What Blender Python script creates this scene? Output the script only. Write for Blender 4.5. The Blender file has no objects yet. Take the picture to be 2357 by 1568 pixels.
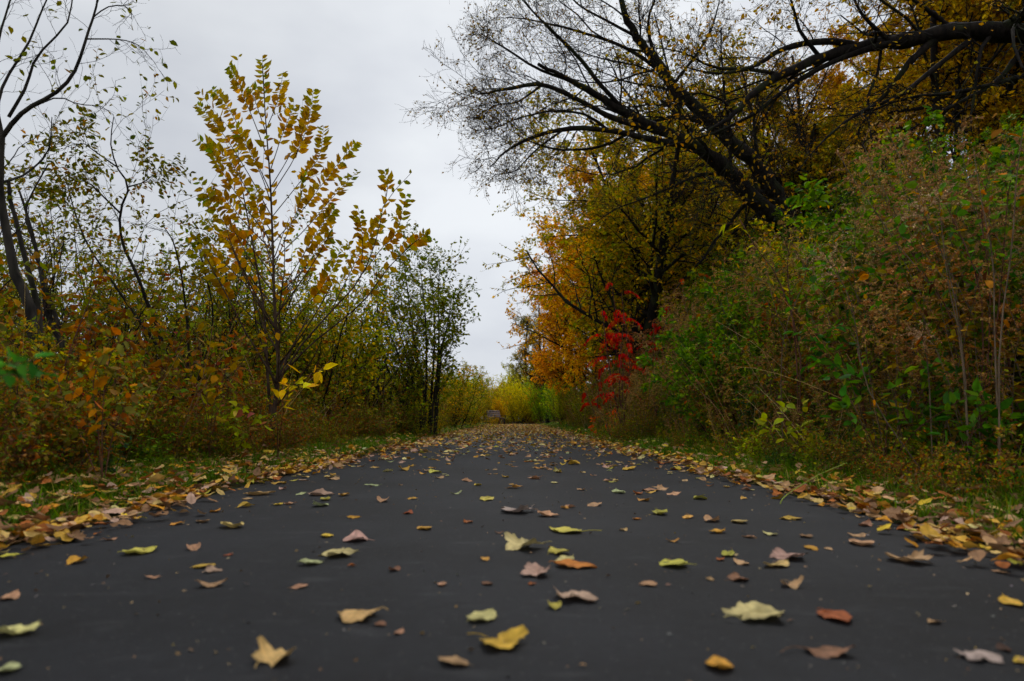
import bpy, math, time
import numpy as np
from mathutils import Vector
T0 = time.time()
S = bpy.context.scene
COL = S.collection
rng = np.random.default_rng(11)
PI = math.pi
D = math.radians

# ------------------------------------------------------------------ camera
CAMZ = 0.39
PITCH = math.atan((964 - 784) / 1571.0)
cam = bpy.data.objects.new('camera', bpy.data.cameras.new('camera'))
COL.objects.link(cam)
cam.location = (0, 0, CAMZ)
cam.rotation_euler = (PI / 2 + PITCH, 0, 0)
cam.data.sensor_width = 36
cam.data.lens = 24
cam.data.clip_start = 0.02
cam.data.clip_end = 5000
cam.data.dof.use_dof = True
cam.data.dof.focus_distance = 7.5
cam.data.dof.aperture_fstop = 2.8
S.camera = cam
S.view_settings.view_transform = 'Standard'
S.view_settings.look = 'None'
S.view_settings.exposure = 0
S.cycles.max_bounces = 4
S.cycles.diffuse_bounces = 2
S.cycles.use_adaptive_sampling = True
S.cycles.adaptive_threshold = .03
S.cycles.glossy_bounces = 2
S.cycles.transmission_bounces = 2
S.cycles.transparent_max_bounces = 4

CP, SP = math.cos(PITCH), math.sin(PITCH)
WSC = 1.0
def W(px, py, Y):
    """world point seen at photo position (px,py of a 2357 wide frame) at distance Y along the path"""
    Y = Y * WSC
    u = (px - 1178.5) / 1571.0
    v = (784 - py) / 1571.0
    dy = CP - v * SP
    dz = SP + v * CP
    t = Y / dy
    return np.array([u * t, Y, CAMZ + dz * t])

# ------------------------------------------------------------------ terrain
def sstep(x, a, b):
    t = np.clip((x - a) / (b - a), 0, 1)
    return t * t * (3 - 2 * t)
def xc(y):
    y = np.asarray(y, float)
    return -0.06 + 0.0015 * y - 0.055 * np.clip(y - 44, 0, 12) ** 2 - 0.9 * np.clip(y - 56, 0, None)
HALF = 1.5
def ground(x, y):
    x = np.asarray(x, float); y = np.asarray(y, float)
    d = x - xc(y)
    far = sstep(y, 26, 58)
    r = x - (-0.06 + 0.0015 * y) - HALF
    zr = 0.04 * sstep(r, 0, .5) + (0.62 * (1 - .93 * far)) * np.clip(r - 0.9, 0, 15) + .25 * np.clip(r - 15.9, 0, 60) * (1 - .6 * far)
    zr = zr * sstep(r, 0, 1.4)
    l = -d - HALF
    drop = 5 + 70 * sstep(y, 24, 48)
    zl = 0.05 * sstep(l, 0, .5) - 2.3 * sstep(l, drop, drop + 6) 
    n = .05 * np.sin(x * 1.7 + y * .9) * np.sin(y * 1.3 - x * .6) + .03 * np.sin(x * 4.1 - y * 3.3)
    out = np.where(d > 0, zr, zl) + n * sstep(np.abs(d) - HALF, .3, 2.0)
    return np.where(np.abs(d) < HALF + .02, -0.012, out)

# ------------------------------------------------------------------ materials
def mat(name):
    m = bpy.data.materials.new(name); m.use_nodes = True
    nt = m.node_tree; nt.nodes.clear()
    out = nt.nodes.new('ShaderNodeOutputMaterial')
    return m, nt, nt.nodes.new, nt.links.new, out

def leaf_material(name, transl=.35, rough=.55, obj_col=False, spec=.08, gain=1., sat=1.22):
    m, nt, N, L, out = mat(name)
    at = N('ShaderNodeAttribute'); at.attribute_name = 'Col'
    oi = N('ShaderNodeObjectInfo')
    hsv = N('ShaderNodeHueSaturation'); hsv.inputs['Saturation'].default_value = sat
    mr = N('ShaderNodeMapRange'); mr.inputs['To Min'].default_value = .485; mr.inputs['To Max'].default_value = .515
    L(oi.outputs['Random'], mr.inputs['Value']); L(mr.outputs[0], hsv.inputs['Hue'])
    mul = N('ShaderNodeMix'); mul.data_type = 'RGBA'; mul.blend_type = 'MULTIPLY'; mul.inputs['Factor'].default_value = 1
    L(at.outputs['Color'], mul.inputs['A']); L(oi.outputs['Color'], mul.inputs['B'])
    L(mul.outputs['Result'], hsv.inputs['Color'])
    tc = N('ShaderNodeTexCoord')
    nz = N('ShaderNodeTexNoise'); nz.inputs['Scale'].default_value = 5 if obj_col else 25; nz.inputs['Detail'].default_value = 3
    L(tc.outputs['Object'], nz.inputs['Vector'])
    mv = N('ShaderNodeMapRange'); mv.inputs['From Min'].default_value = .25; mv.inputs['From Max'].default_value = .75
    mv.inputs['To Min'].default_value = .62 * gain; mv.inputs['To Max'].default_value = 1.3 * gain
    L(nz.outputs['Fac'], mv.inputs['Value']); L(mv.outputs[0], hsv.inputs['Value'])
    b = N('ShaderNodeBsdfPrincipled'); b.inputs['Roughness'].default_value = rough
    b.inputs['Specular IOR Level'].default_value = spec
    L(hsv.outputs[0], b.inputs['Base Color'])
    if transl > 0:
        tr = N('ShaderNodeBsdfTranslucent'); L(hsv.outputs[0], tr.inputs['Color'])
        mx = N('ShaderNodeMixShader'); mx.inputs[0].default_value = transl
        L(b.outputs[0], mx.inputs[1]); L(tr.outputs[0], mx.inputs[2]); L(mx.outputs[0], out.inputs['Surface'])
    else:
        L(b.outputs[0], out.inputs['Surface'])
    return m

def bark_material(name, c1, c2, scale=14, moss=0):
    m, nt, N, L, out = mat(name)
    tc = N('ShaderNodeTexCoord'); mp = N('ShaderNodeMapping'); mp.inputs['Scale'].default_value = (1, 1, .25)
    L(tc.outputs['Object'], mp.inputs['Vector'])
    nz = N('ShaderNodeTexNoise'); nz.inputs['Scale'].default_value = scale; nz.inputs['Detail'].default_value = 6
    L(mp.outputs[0], nz.inputs['Vector'])
    cr = N('ShaderNodeValToRGB'); cr.color_ramp.elements[0].position = .35; cr.color_ramp.elements[1].position = .65
    cr.color_ramp.elements[0].color = (*c1, 1); cr.color_ramp.elements[1].color = (*c2, 1)
    L(nz.outputs['Fac'], cr.inputs[0])
    col = cr.outputs[0]
    if moss:
        n2 = N('ShaderNodeTexNoise'); n2.inputs['Scale'].default_value = 2.2; n2.inputs['Detail'].default_value = 4
        L(tc.outputs['Object'], n2.inputs['Vector'])
        g = N('ShaderNodeValToRGB'); g.color_ramp.elements[0].position = .52; g.color_ramp.elements[1].position = .62
        L(n2.outputs['Fac'], g.inputs[0])
        mi = N('ShaderNodeMix'); mi.data_type = 'RGBA'; mi.inputs['B'].default_value = (.035, .045, .012, 1)
        mm = N('ShaderNodeMath'); mm.operation = 'MULTIPLY'; mm.inputs[1].default_value = moss
        L(g.outputs[0], mm.inputs[0]); L(mm.outputs[0], mi.inputs['Factor']); L(col, mi.inputs['A']); col = mi.outputs['Result']
    b = N('ShaderNodeBsdfPrincipled'); b.inputs['Roughness'].default_value = .9; b.inputs['Specular IOR Level'].default_value = .2
    L(col, b.inputs['Base Color'])
    bp = N('ShaderNodeBump'); bp.inputs['Strength'].default_value = .7; bp.inputs['Distance'].default_value = .02
    L(nz.outputs['Fac'], bp.inputs['Height']); L(bp.outputs[0], b.inputs['Normal'])
    L(b.outputs[0], out.inputs['Surface'])
    return m

M = {}
M['leaf'] = leaf_material('leaf_tissue', .42, gain=1.95)
M['dry'] = leaf_material('dry_plant_tissue', .3, .9, spec=.02, gain=2.0)
M['fallen'] = leaf_material('fallen_leaf_tissue', .12, .6, obj_col=True, gain=1.3, sat=.98)
M['litter'] = leaf_material('litter_tissue', .1, .65, gain=1.45, sat=1.02)
M['grass'] = leaf_material('grass_blades', .4, .5, gain=1.75)
M['bark_dark'] = bark_material('dark_bark', (.006, .0045, .0035), (.022, .016, .012), 16, .5)
M['bark_grey'] = bark_material('grey_bark', (.014, .012, .010), (.055, .047, .038), 18, .25)
M['bark_brown'] = bark_material('brown_bark', (.035, .02, .012), (.11, .07, .045), 25)
M['stem_red'] = bark_material('reddish_stems', (.08, .03, .02), (.2, .09, .055), 30)
M['stem_dry'] = bark_material('dry_stems', (.09, .06, .035), (.24, .17, .11), 30)

def ground_material():
    m, nt, N, L, out = mat('forest_soil')
    tc = N('ShaderNodeTexCoord')
    nz = N('ShaderNodeTexNoise'); nz.inputs['Scale'].default_value = 9; nz.inputs['Detail'].default_value = 8
    L(tc.outputs['Object'], nz.inputs['Vector'])
    cr = N('ShaderNodeValToRGB'); e = cr.color_ramp.elements
    e[0].position = .3; e[0].color = (.012, .009, .005, 1); e[1].position = .7; e[1].color = (.06, .04, .02, 1)
    k = e.new(.5); k.color = (.025, .028, .008, 1)
    L(nz.outputs['Fac'], cr.inputs[0])
    b = N('ShaderNodeBsdfPrincipled'); b.inputs['Roughness'].default_value = 1; b.inputs['Specular IOR Level'].default_value = .05
    L(cr.outputs[0], b.inputs['Base Color'])
    bp = N('ShaderNodeBump'); bp.inputs['Distance'].default_value = .05; L(nz.outputs['Fac'], bp.inputs['Height']); L(bp.outputs[0], b.inputs['Normal'])
    L(b.outputs[0], out.inputs['Surface'])
    return m
def asphalt_material():
    m, nt, N, L, out = mat('asphalt')
    tc = N('ShaderNodeTexCoord')
    def noise(s, d, r=.6):
        n = N('ShaderNodeTexNoise'); n.inputs['Scale'].default_value = s; n.inputs['Detail'].default_value = d; n.inputs['Roughness'].default_value = r
        L(tc.outputs['Object'], n.inputs['Vector']); return n
    big = noise(1.1, 5); fine = noise(170, 4, .85); mid = noise(30, 6, .75)
    vo = N('ShaderNodeTexVoronoi'); vo.inputs['Scale'].default_value = 130; L(tc.outputs['Object'], vo.inputs['Vector'])
    cr = N('ShaderNodeValToRGB'); e = cr.color_ramp.elements
    e[0].position = .38; e[0].color = (.0045, .0046, .0054, 1); e[1].position = .60; e[1].color = (.020, .0212, .0252, 1)
    a = N('ShaderNodeMath'); a.operation = 'MULTIPLY'; a.inputs[1].default_value = .5; L(big.outputs['Fac'], a.inputs[0])
    a2 = N('ShaderNodeMath'); a2.operation = 'MULTIPLY_ADD'; a2.inputs[1].default_value = .28; L(fine.outputs['Fac'], a2.inputs[0]); L(a.outputs[0], a2.inputs[2])
    a3 = N('ShaderNodeMath'); a3.operation = 'MULTIPLY_ADD'; a3.inputs[1].default_value = .22; L(mid.outputs['Fac'], a3.inputs[0]); L(a2.outputs[0], a3.inputs[2])
    L(a3.outputs[0], cr.inputs[0])
    # pale stone chips in the surface
    sp = N('ShaderNodeMath'); sp.operation = 'LESS_THAN'; sp.inputs[1].default_value = .17; L(vo.outputs['Distance'], sp.inputs[0])
    wn = N('ShaderNodeSeparateColor'); L(vo.outputs['Color'], wn.inputs[0])
    sp2 = N('ShaderNodeMath'); sp2.operation = 'GREATER_THAN'; sp2.inputs[1].default_value = .90; L(wn.outputs[0], sp2.inputs[0])
    sm = N('ShaderNodeMath'); sm.operation = 'MULTIPLY'; L(sp.outputs[0], sm.inputs[0]); L(sp2.outputs[0], sm.inputs[1])
    # dusty scuffs stretched across
    mp = N('ShaderNodeMapping'); mp.inputs['Scale'].default_value = (3, 9, 1); L(tc.outputs['Object'], mp.inputs['Vector'])
    sc = N('ShaderNodeTexNoise'); sc.inputs['Scale'].default_value = 1.6; sc.inputs['Detail'].default_value = 7; L(mp.outputs[0], sc.inputs['Vector'])
    scr = N('ShaderNodeMapRange'); scr.inputs['From Min'].default_value = .60; scr.inputs['From Max'].default_value = .78; scr.inputs['To Max'].default_value = .5
    L(sc.outputs['Fac'], scr.inputs['Value'])
    m0 = N('ShaderNodeMix'); m0.data_type = 'RGBA'; m0.inputs['B'].default_value = (.060, .061, .063, 1)
    L(scr.outputs[0], m0.inputs['Factor']); L(cr.outputs[0], m0.inputs['A'])
    mi = N('ShaderNodeMix'); mi.data_type = 'RGBA'; mi.inputs['B'].default_value = (.17, .16, .15, 1)
    L(sm.outputs[0], mi.inputs['Factor']); L(m0.outputs['Result'], mi.inputs['A'])
    b = N('ShaderNodeBsdfPrincipled'); b.inputs['Roughness'].default_value = .7; b.inputs['Specular IOR Level'].default_value = .18
    L(mi.outputs['Result'], b.inputs['Base Color'])
    bp = N('ShaderNodeBump'); bp.inputs['Strength'].default_value = 1.0; bp.inputs['Distance'].default_value = .004
    L(a3.outputs[0], bp.inputs['Height']); L(bp.outputs[0], b.inputs['Normal'])
    L(b.outputs[0], out.inputs['Surface'])
    return m
def water_material():
    m, nt, N, L, out = mat('lake_water')
    tc = N('ShaderNodeTexCoord')
    nz = N('ShaderNodeTexNoise'); nz.inputs['Scale'].default_value = 1.5; nz.inputs['Detail'].default_value = 4
    L(tc.outputs['Object'], nz.inputs['Vector'])
    b = N('ShaderNodeBsdfPrincipled'); b.inputs['Roughness'].default_value = .12; b.inputs['Base Color'].default_value = (.09, .10, .105, 1)
    bp = N('ShaderNodeBump'); bp.inputs['Strength'].default_value = .25; bp.inputs['Distance'].default_value = .05
    L(nz.outputs['Fac'], bp.inputs['Height']); L(bp.outputs[0], b.inputs['Normal'])
    L(b.outputs[0], out.inputs['Surface'])
    return m
M['ground'] = ground_material(); M['asphalt'] = asphalt_material(); M['water'] = water_material()

# ------------------------------------------------------------------ mesh plumbing
def mk_mesh(name, V, faces, material, col=None, smooth=False):
    """V (n,3); faces: list of int arrays (m,k)"""
    me = bpy.data.meshes.new(name)
    V = np.ascontiguousarray(V, np.float32)
    faces = [np.asarray(f, np.int32) for f in faces if len(f)]
    nl = sum(f.size for f in faces); nf = sum(len(f) for f in faces)
    me.vertices.add(len(V)); me.vertices.foreach_set('co', V.ravel())
    me.loops.add(nl); me.polygons.add(nf)
    me.loops.foreach_set('vertex_index', np.concatenate([f.ravel() for f in faces]).astype(np.int32))
    tot = np.concatenate([np.full(len(f), f.shape[1]) for f in faces])
    st = np.concatenate([[0], np.cumsum(tot)[:-1]])
    me.polygons.foreach_set('loop_start', st.astype(np.int32))
    if smooth:
        me.polygons.foreach_set('use_smooth', np.ones(nf, bool))
    me.update(calc_edges=True)
    if col is not None:
        a = me.color_attributes.new('Col', 'FLOAT_COLOR', 'POINT')
        c = np.ones((len(V), 4), np.float32); c[:, :3] = col
        a.data.foreach_set('color', c.ravel())
    me.materials.append(material)
    return me

def link(name, me, parent=None, loc=(0, 0, 0), rz=0, sc=1):
    o = bpy.data.objects.new(name, me); COL.objects.link(o)
    o.location = loc; o.rotation_euler = (0, 0, rz); o.scale = (sc, sc, sc)
    if parent: o.parent = parent
    return o
def tag(o, label, cat, group=None, kind=None):
    if label: o['label'] = label
    if cat: o['category'] = cat
    if group: o['group'] = group
    if kind: o['kind'] = kind
    return o

def nrm(a):
    return a / np.maximum(np.linalg.norm(a, axis=-1, keepdims=True), 1e-9)

def tubes(P, R, S=5):
    """batch of tubes: P (N,K,3), R (N,K) -> verts, quads"""
    N, K, _ = P.shape
    Tn = nrm(np.gradient(P, axis=1))
    ref = np.where(np.abs(Tn[:, :1, 2:3]) > .8, np.array([1., 0, 0]), np.array([0, 0, 1.]))
    A = nrm(np.cross(Tn, np.broadcast_to(ref, Tn.shape)))
    B = np.cross(Tn, A)
    th = np.arange(S) * 2 * PI / S
    V = P[:, :, None] + R[:, :, None, None] * (A[:, :, None] * np.cos(th)[None, None, :, None] + B[:, :, None] * np.sin(th)[None, None, :, None])
    idx = np.arange(N * K * S).reshape(N, K, S)
    a = idx[:, :-1]; b = idx[:, 1:]
    F = np.stack([a, np.roll(a, -1, 2), np.roll(b, -1, 2), b], -1).reshape(-1, 4)
    return V.reshape(-1, 3), F

class Acc:
    def __init__(s): s.V = []; s.F = []; s.C = []; s.n = 0
    def add(s, V, F, C=None):
        s.V.append(V); s.F.append(np.asarray(F) + s.n); s.n += len(V)
        if C is not None: s.C.append(C)
    def mesh(s, name, material, smooth=False):
        V = np.concatenate(s.V); C = np.concatenate(s.C) if s.C else None
        by = {}
        for f in s.F:
            if len(f): by.setdefault(f.shape[1], []).append(f)
        return mk_mesh(name, V, [np.concatenate(v) for v in by.values()], material, C, smooth)

def catmull(pts, K):
    pts = np.asarray(pts, float); n = len(pts)
    p = np.vstack([2 * pts[0] - pts[1], pts, 2 * pts[-1] - pts[-2]])
    t = np.linspace(0, n - 1 - 1e-6, K); i = t.astype(int); f = (t - i)[:, None]
    a, b, c, d = p[i], p[i + 1], p[i + 2], p[i + 3]
    return .5 * (2 * b + (c - a) * f + (2 * a - 5 * b + 4 * c - d) * f ** 2 + (3 * b - a - 3 * c + d) * f ** 3)

def grow(P, R, n, t0=.2, t1=1., ang=.8, lr=.5, K=6, up=.3, wig=.18, rr=.6, rend=.3, rmin=.0015, taper=.6, lmin=0, horiz=0):
    N, K0, _ = P.shape
    ii = np.repeat(np.arange(N), n); n_all = N * n
    t = t0 + (t1 - t0) * (np.tile(np.arange(n), N) + rng.random(n_all)) / n
    f = np.clip(t, 0, .999) * (K0 - 1); k = f.astype(int); fr = (f - k)
    pos = P[ii, k] * (1 - fr[:, None]) + P[ii, k + 1] * fr[:, None]
    tan = nrm(P[ii, k + 1] - P[ii, k])
    rad = R[ii, k] * (1 - fr) + R[ii, k + 1] * fr
    pl = np.linalg.norm(np.diff(P, axis=1), axis=2).sum(1)[ii]
    rv = rng.normal(size=(n_all, 3)); rv[:, 2] *= (1 - horiz)
    perp = nrm(rv - (rv * tan).sum(1, keepdims=True) * tan)
    a = ang * (.65 + .7 * rng.random(n_all))[:, None]
    d = nrm(tan * np.cos(a) + perp * np.sin(a))
    Ln = np.maximum(pl * lr * (1 - taper * t) * (.55 + .9 * rng.random(n_all)), lmin)
    out = np.zeros((n_all, K, 3)); out[:, 0] = pos
    for j in range(1, K):
        d = nrm(d + np.array([0, 0, up]) / K + rng.normal(size=(n_all, 3)) * wig)
        out[:, j] = out[:, j - 1] + d * (Ln / (K - 1))[:, None]
    r0 = np.maximum(rad * rr, rmin)
    RR = r0[:, None] * np.linspace(1, rend, K)[None]
    RR = np.maximum(RR, rmin * .6)
    return out, RR

def stems(base, n, h, spread, K=8, r=.012, wig=.06, up=.25, lean=(0, 0)):
    th = rng.random(n) * 2 * PI; q = rng.random(n) ** .6
    b = np.zeros((n, 3)); b[:, 0] = np.cos(th) * base * q; b[:, 1] = np.sin(th) * base * q
    d = nrm(np.stack([np.cos(th) * spread * q + lean[0], np.sin(th) * spread * q + lean[1], np.ones(n)], 1))
    L = h * (.65 + .5 * rng.random(n))
    P = np.zeros((n, K, 3)); P[:, 0] = b - np.array([0, 0, .12])
    for j in range(1, K):
        d = nrm(d + np.array([0, 0, up]) / K + rng.normal(size=(n, 3)) * wig)
        P[:, j] = P[:, j - 1] + d * (L / (K - 1))[:, None]
    R = (r * (.6 + .6 * rng.random(n)))[:, None] * np.linspace(1, .28, K)[None]
    return P, R

# leaf templates: (x along leaf, y across, z up), faces
def T_ovate():
    V = np.array([[0, 0, 0], [.30, .27, .07], [.68, .21, .05], [1, 0, -.12], [.68, -.21, .05], [.30, -.27, .07]])
    F = np.array([[0, 3, 2, 1], [0, 5, 4, 3]]); return V, F
def T_kite():
    V = np.array([[0, 0, 0], [.42, .30, .06], [1, 0, -.06], [.42, -.30, .06]]); return V, np.array([[0, 3, 2], [0, 2, 1]])
def T_narrow():
    V = np.array([[0, 0, 0], [.35, .09, .02], [1, 0, -.18], [.35, -.09, .02]]); return V, np.array([[0, 3, 2], [0, 2, 1]])
def T_palm():
    pts = []
    for a, r in [(180, .12), (-125, .5), (-95, .3), (-55, .62), (-28, .34), (0, .75), (28, .34), (55, .62), (95, .3), (125, .5)]:
        pts.append([.3 + r * math.cos(D(a)), r * math.sin(D(a)), .05 * math.sin(3 * D(a)) - .12 * r])
    V = np.array([[.3, 0, .03]] + pts)
    F = np.array([[0, i, i % 10 + 1] for i in range(1, 11)]); return V, F
TPL = {'ovate': T_ovate(), 'kite': T_kite(), 'narrow': T_narrow(), 'palm': T_palm()}

def leaves(acc, pos, dr, size, col, tpl='ovate', up=None, roll=.6):
    V0, F0 = TPL[tpl]; n = len(pos); k = len(V0)
    dr = nrm(dr)
    if up is None: up = np.array([0, 0, 1.]) + rng.normal(size=(n, 3)) * roll
    Y = nrm(np.cross(up, dr)); Z = np.cross(dr, Y)
    size = np.broadcast_to(size, (n,))
    wv = (.75 + .5 * rng.random(n)); cz = rng.normal(size=n) * .9 + .6
    L = V0[None] * size[:, None, None]
    X_, Y_, Z_ = L[..., 0], L[..., 1] * wv[:, None], L[..., 2] * cz[:, None]
    V = pos[:, None] + X_[..., None] * dr[:, None] + Y_[..., None] * Y[:, None] + Z_[..., None] * Z[:, None]
    F = (F0[None] + (np.arange(n) * k)[:, None, None]).reshape(-1, F0.shape[1])
    c = np.repeat(col, k, 0)
    acc.add(V.reshape(-1, 3), F, c)

def pal(n, cols, w=None, var=.22):
    cols = np.array(cols, float); w = np.ones(len(cols)) if w is None else np.array(w, float)
    i = rng.choice(len(cols), n, p=w / w.sum())
    j = rng.choice(len(cols), n, p=w / w.sum()); f = rng.random(n)[:, None] * .4
    c = cols[i] * (1 - f) + cols[j] * f
    return c * np.exp(rng.normal(size=(n, 1)) * var) * (1 + rng.normal(size=(n, 3)) * .05)

def leaves_on(acc, P, m, size, colfn, tpl='ovate', t0=.1, t1=1., ang=1.0, droop=.3, up=0, keep=1., roll=.5, clump=0):
    """m leaves on each twig"""
    N, K, _ = P.shape
    ii = np.repeat(np.arange(N), m); n = N * m
    t = t0 + (t1 - t0) * (np.tile(np.arange(m), N) + rng.random(n) * .8) / m
    if keep < 1:
        s = rng.random(n) < keep; ii, t = ii[s], t[s]; n = len(t)
    f = np.clip(t, 0, .999) * (K - 1); k = f.astype(int); fr = (f - k)[:, None]
    pos = P[ii, k] * (1 - fr) + P[ii, k + 1] * fr
    tan = nrm(P[ii, k + 1] - P[ii, k])
    rv = rng.normal(size=(n, 3)) * np.array([1, 1, .5])
    perp = nrm(rv - (rv * tan).sum(1, keepdims=True) * tan)
    a = ang * (.6 + .7 * rng.random(n))[:, None]
    d = nrm(tan * np.cos(a) + perp * np.sin(a)) - np.array([0, 0, 1]) * (droop * rng.random(n))[:, None]
    sz = size * (.6 + .7 * rng.random(n))
    leaves(acc, pos, d, sz, colfn(n, pos, t), tpl, roll=roll)

# leaf palettes (linear base colours)
G1 = (.045, .085, .016); G2 = (.075, .12, .022); G3 = (.022, .045, .014); OL = (.11, .10, .018); YG = (.20, .22, .03)
YL = (.50, .32, .035); OR = (.42, .19, .025); RU = (.24, .085, .025); BR = (.13, .07, .032); TN = (.32, .22, .12); RD = (.42, .02, .02); DB = (.06, .032, .018)
GB = (.035, .075, .035)
def P_(cols, w=None, var=.25):
    return lambda n, pos, t: pal(n, cols, w, var)

class Kind:
    """a plant kind: list of variant (parts) -> parts: list of (part_name, mesh)"""
    def __init__(s, name, cat, variants): s.name, s.cat, s.v = name, cat, variants

def shrub_variant(nm, h, spread, ns, n1, n2, nl, size, cf, tpl='ovate', base=.25, r=.014, bark='bark_brown', mat_='leaf', droop=.4, keep=1., ang=.7, lr1=.45, lr2=.5, up=.25, t0=.25, wig=.14, S0=5, twigK=4, leafy_t0=.1, wig0=.06):
    P0, R0 = stems(base, ns, h, spread, r=r, wig=wig0)
    P1, R1 = grow(P0, R0, n1, t0, 1, ang, lr1, 6, up, wig, lmin=h * .08)
    a = Acc(); a.add(*tubes(P0, R0, S0)); a.add(*tubes(P1, R1, 4))
    L = Acc()
    if n2:
        P2, R2 = grow(P1, R1, n2, .15, 1, .8, lr2, twigK, up * .5, wig, lmin=h * .04)
        a.add(*tubes(P2, R2, 3))
        leaves_on(L, P2, nl, size, cf, tpl, droop=droop, keep=keep, t0=leafy_t0)
    leaves_on(L, P1, max(2, nl), size, cf, tpl, droop=droop, keep=keep)
    return [('stems', a.mesh(nm + '_stems', M[bark], True)), ('foliage', L.mesh(nm + '_foliage', M[mat_]))]

def place(kind_name, parts, loc, rz=0, sc=1, tint=(1, 1, 1), label=None, cat='shrub', group=None, tilt=0):
    o = bpy.data.objects.new(kind_name, None); COL.objects.link(o)
    o.location = loc; o.rotation_euler = (tilt, 0, rz); o.scale = (sc, sc, sc)
    o.empty_display_size = .2
    tag(o, label, cat, group)
    for pn, me in parts:
        c = bpy.data.objects.new(pn, me); COL.objects.link(c); c.parent = o
        c.color = (*tint, 1) if pn not in ('stems', 'trunk') else (1, 1, 1, 1)
    return o

def gz(x, y): return float(ground(x, y))

# ------------------------------------------------------------------ setting
def grid(name, xs, ys, zf, material):
    X, Y = np.meshgrid(xs, ys); Z = zf(X, Y)
    V = np.stack([X.ravel(), Y.ravel(), Z.ravel()], 1)
    i = np.arange(X.size).reshape(X.shape)
    F = np.stack([i[:-1, :-1], i[:-1, 1:], i[1:, 1:], i[1:, :-1]], -1).reshape(-1, 4)
    return mk_mesh(name, V, [F], material, smooth=True)
# ground follows the path so that its edge is exact: sample in (d, y)
dl = np.concatenate([-np.geomspace(600, 9, 14), np.arange(-8.8, -1.6, .2), [-1.52, -1.5]])
dr_ = np.concatenate([[1.5, 1.52], np.arange(1.6, 9, .2), np.geomspace(9.2, 600, 22)])
ds = np.concatenate([dl, [-1.2, 0, 1.2], dr_])
ys = np.concatenate([[-60, -20, -8, -4], np.arange(-2, 14, .25), np.arange(14, 62, .8), np.geomspace(63, 1500, 22)])
DD, YY = np.meshgrid(ds, ys)
XX = DD + xc(np.minimum(YY, 64))
# right of the bend the offset stays relative to the bend
i = np.arange(DD.size).reshape(DD.shape)
def ground_d(d, y):
    return ground(xc(np.minimum(y, 64)) + d, np.minimum(y, 64))
ZZ = ground_d(DD, YY)
ZZ = np.minimum(ZZ, 14) 
F = np.stack([i[:-1, :-1], i[:-1, 1:], i[1:, 1:], i[1:, :-1]], -1).reshape(-1, 4)
link('ground', mk_mesh('ground', np.stack([XX.ravel(), YY.ravel(), ZZ.ravel()], 1), [F], M['ground'], smooth=True))['kind'] = 'structure'
py_ = np.concatenate([np.arange(-3, 40, .5), np.arange(40, 70, .4)])
pd = np.linspace(-1, 1, 9)
PD, PY = np.meshgrid(pd, py_)
edge = 1.5 + .02 * np.sin(PY * 5.3) + .015 * np.sin(PY * 13.7 + 1) 
tan = np.gradient(xc(py_), py_); nx = 1 / np.sqrt(1 + tan ** 2)
PX = xc(PY) + PD * edge * nx[:, None]; PYY = PY - PD * edge * (tan * nx)[:, None]
i = np.arange(PD.size).reshape(PD.shape)
F = np.stack([i[:-1, :-1], i[:-1, 1:], i[1:, 1:], i[1:, :-1]], -1).reshape(-1, 4)
link('path', mk_mesh('path', np.stack([PX.ravel(), PYY.ravel(), (.006 * (1 - PD ** 2)).ravel()], 1), [F], M['asphalt'], smooth=True))['kind'] = 'structure'
V = np.array([[-900, -100, -1.5], [-4, -100, -1.5], [-4, 900, -1.5], [-900, 900, -1.5]], float)
link('water', mk_mesh('water', V, [np.array([[0, 1, 2, 3]])], M['water']))['kind'] = 'structure'

# ------------------------------------------------------------------ grass on the verges
def grass():
    a = Acc(); n = 130000
    y = .6 + 44 * rng.random(n) ** 2.3
    side = np.where(rng.random(n) < .5, -1, 1)
    off = HALF + .10 + 1.5 * rng.random(n) ** 1.3 + .12 * rng.normal(size=n) ** 2
    off = np.where((side < 0) & (y < 12), off * .95 + (.1 * rng.random(n)), off)
    cl = np.sin(off * 7 + y * 3.1) * np.sin(y * 5.3 - off * 4) + .6 * rng.normal(size=n)
    k = cl > -.55; y, side, off = y[k], side[k], off[k]; n = len(y)
    x = xc(y) + side * off
    z = ground(x, y)
    h = (.035 + .085 * rng.random(n) ** 1.3) * (1 + .5 * sstep(off, 1.7, 2.4)); w = .0022 + .0022 * rng.random(n) + .00035 * y
    th = rng.random(n) * 2 * PI; ln = .35 + .9 * rng.random(n)
    dx, dy = np.cos(th), np.sin(th)
    K = 4
    f = np.linspace(0, 1, K)
    base = np.stack([x, y, z], 1)[:, None]
    c = base + np.stack([dx[:, None] * h[:, None] * ln[:, None] * f ** 1.8, dy[:, None] * h[:, None] * ln[:, None] * f ** 1.8, h[:, None] * f * (1 - .35 * f * ln[:, None])], -1)
    sidev = np.stack([-dy, dx, np.zeros(n)], 1)[:, None] * (w[:, None] * (1 - f * .9))[..., None]
    V = np.concatenate([c - sidev, c + sidev], 1)
    idx = np.arange(n)[:, None, None] * 2 * K
    q = np.array([[j, K + j, K + j + 1, j + 1] for j in range(K - 1)])
    F = (idx + q[None]).reshape(-1, 4)
    col = pal(n, [(.05, .10, .015), (.08, .14, .02), (.11, .15, .025), (.16, .14, .04), (.20, .15, .07)], [4, 4, 2, 1, .6])
    a.add(V.reshape(-1, 3), F, np.repeat(col, 2 * K, 0))
    tag(link('grass', a.mesh('grass', M['grass'])), 'short green grass growing along both edges of the asphalt path', 'grass', kind='stuff')
grass()

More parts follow.
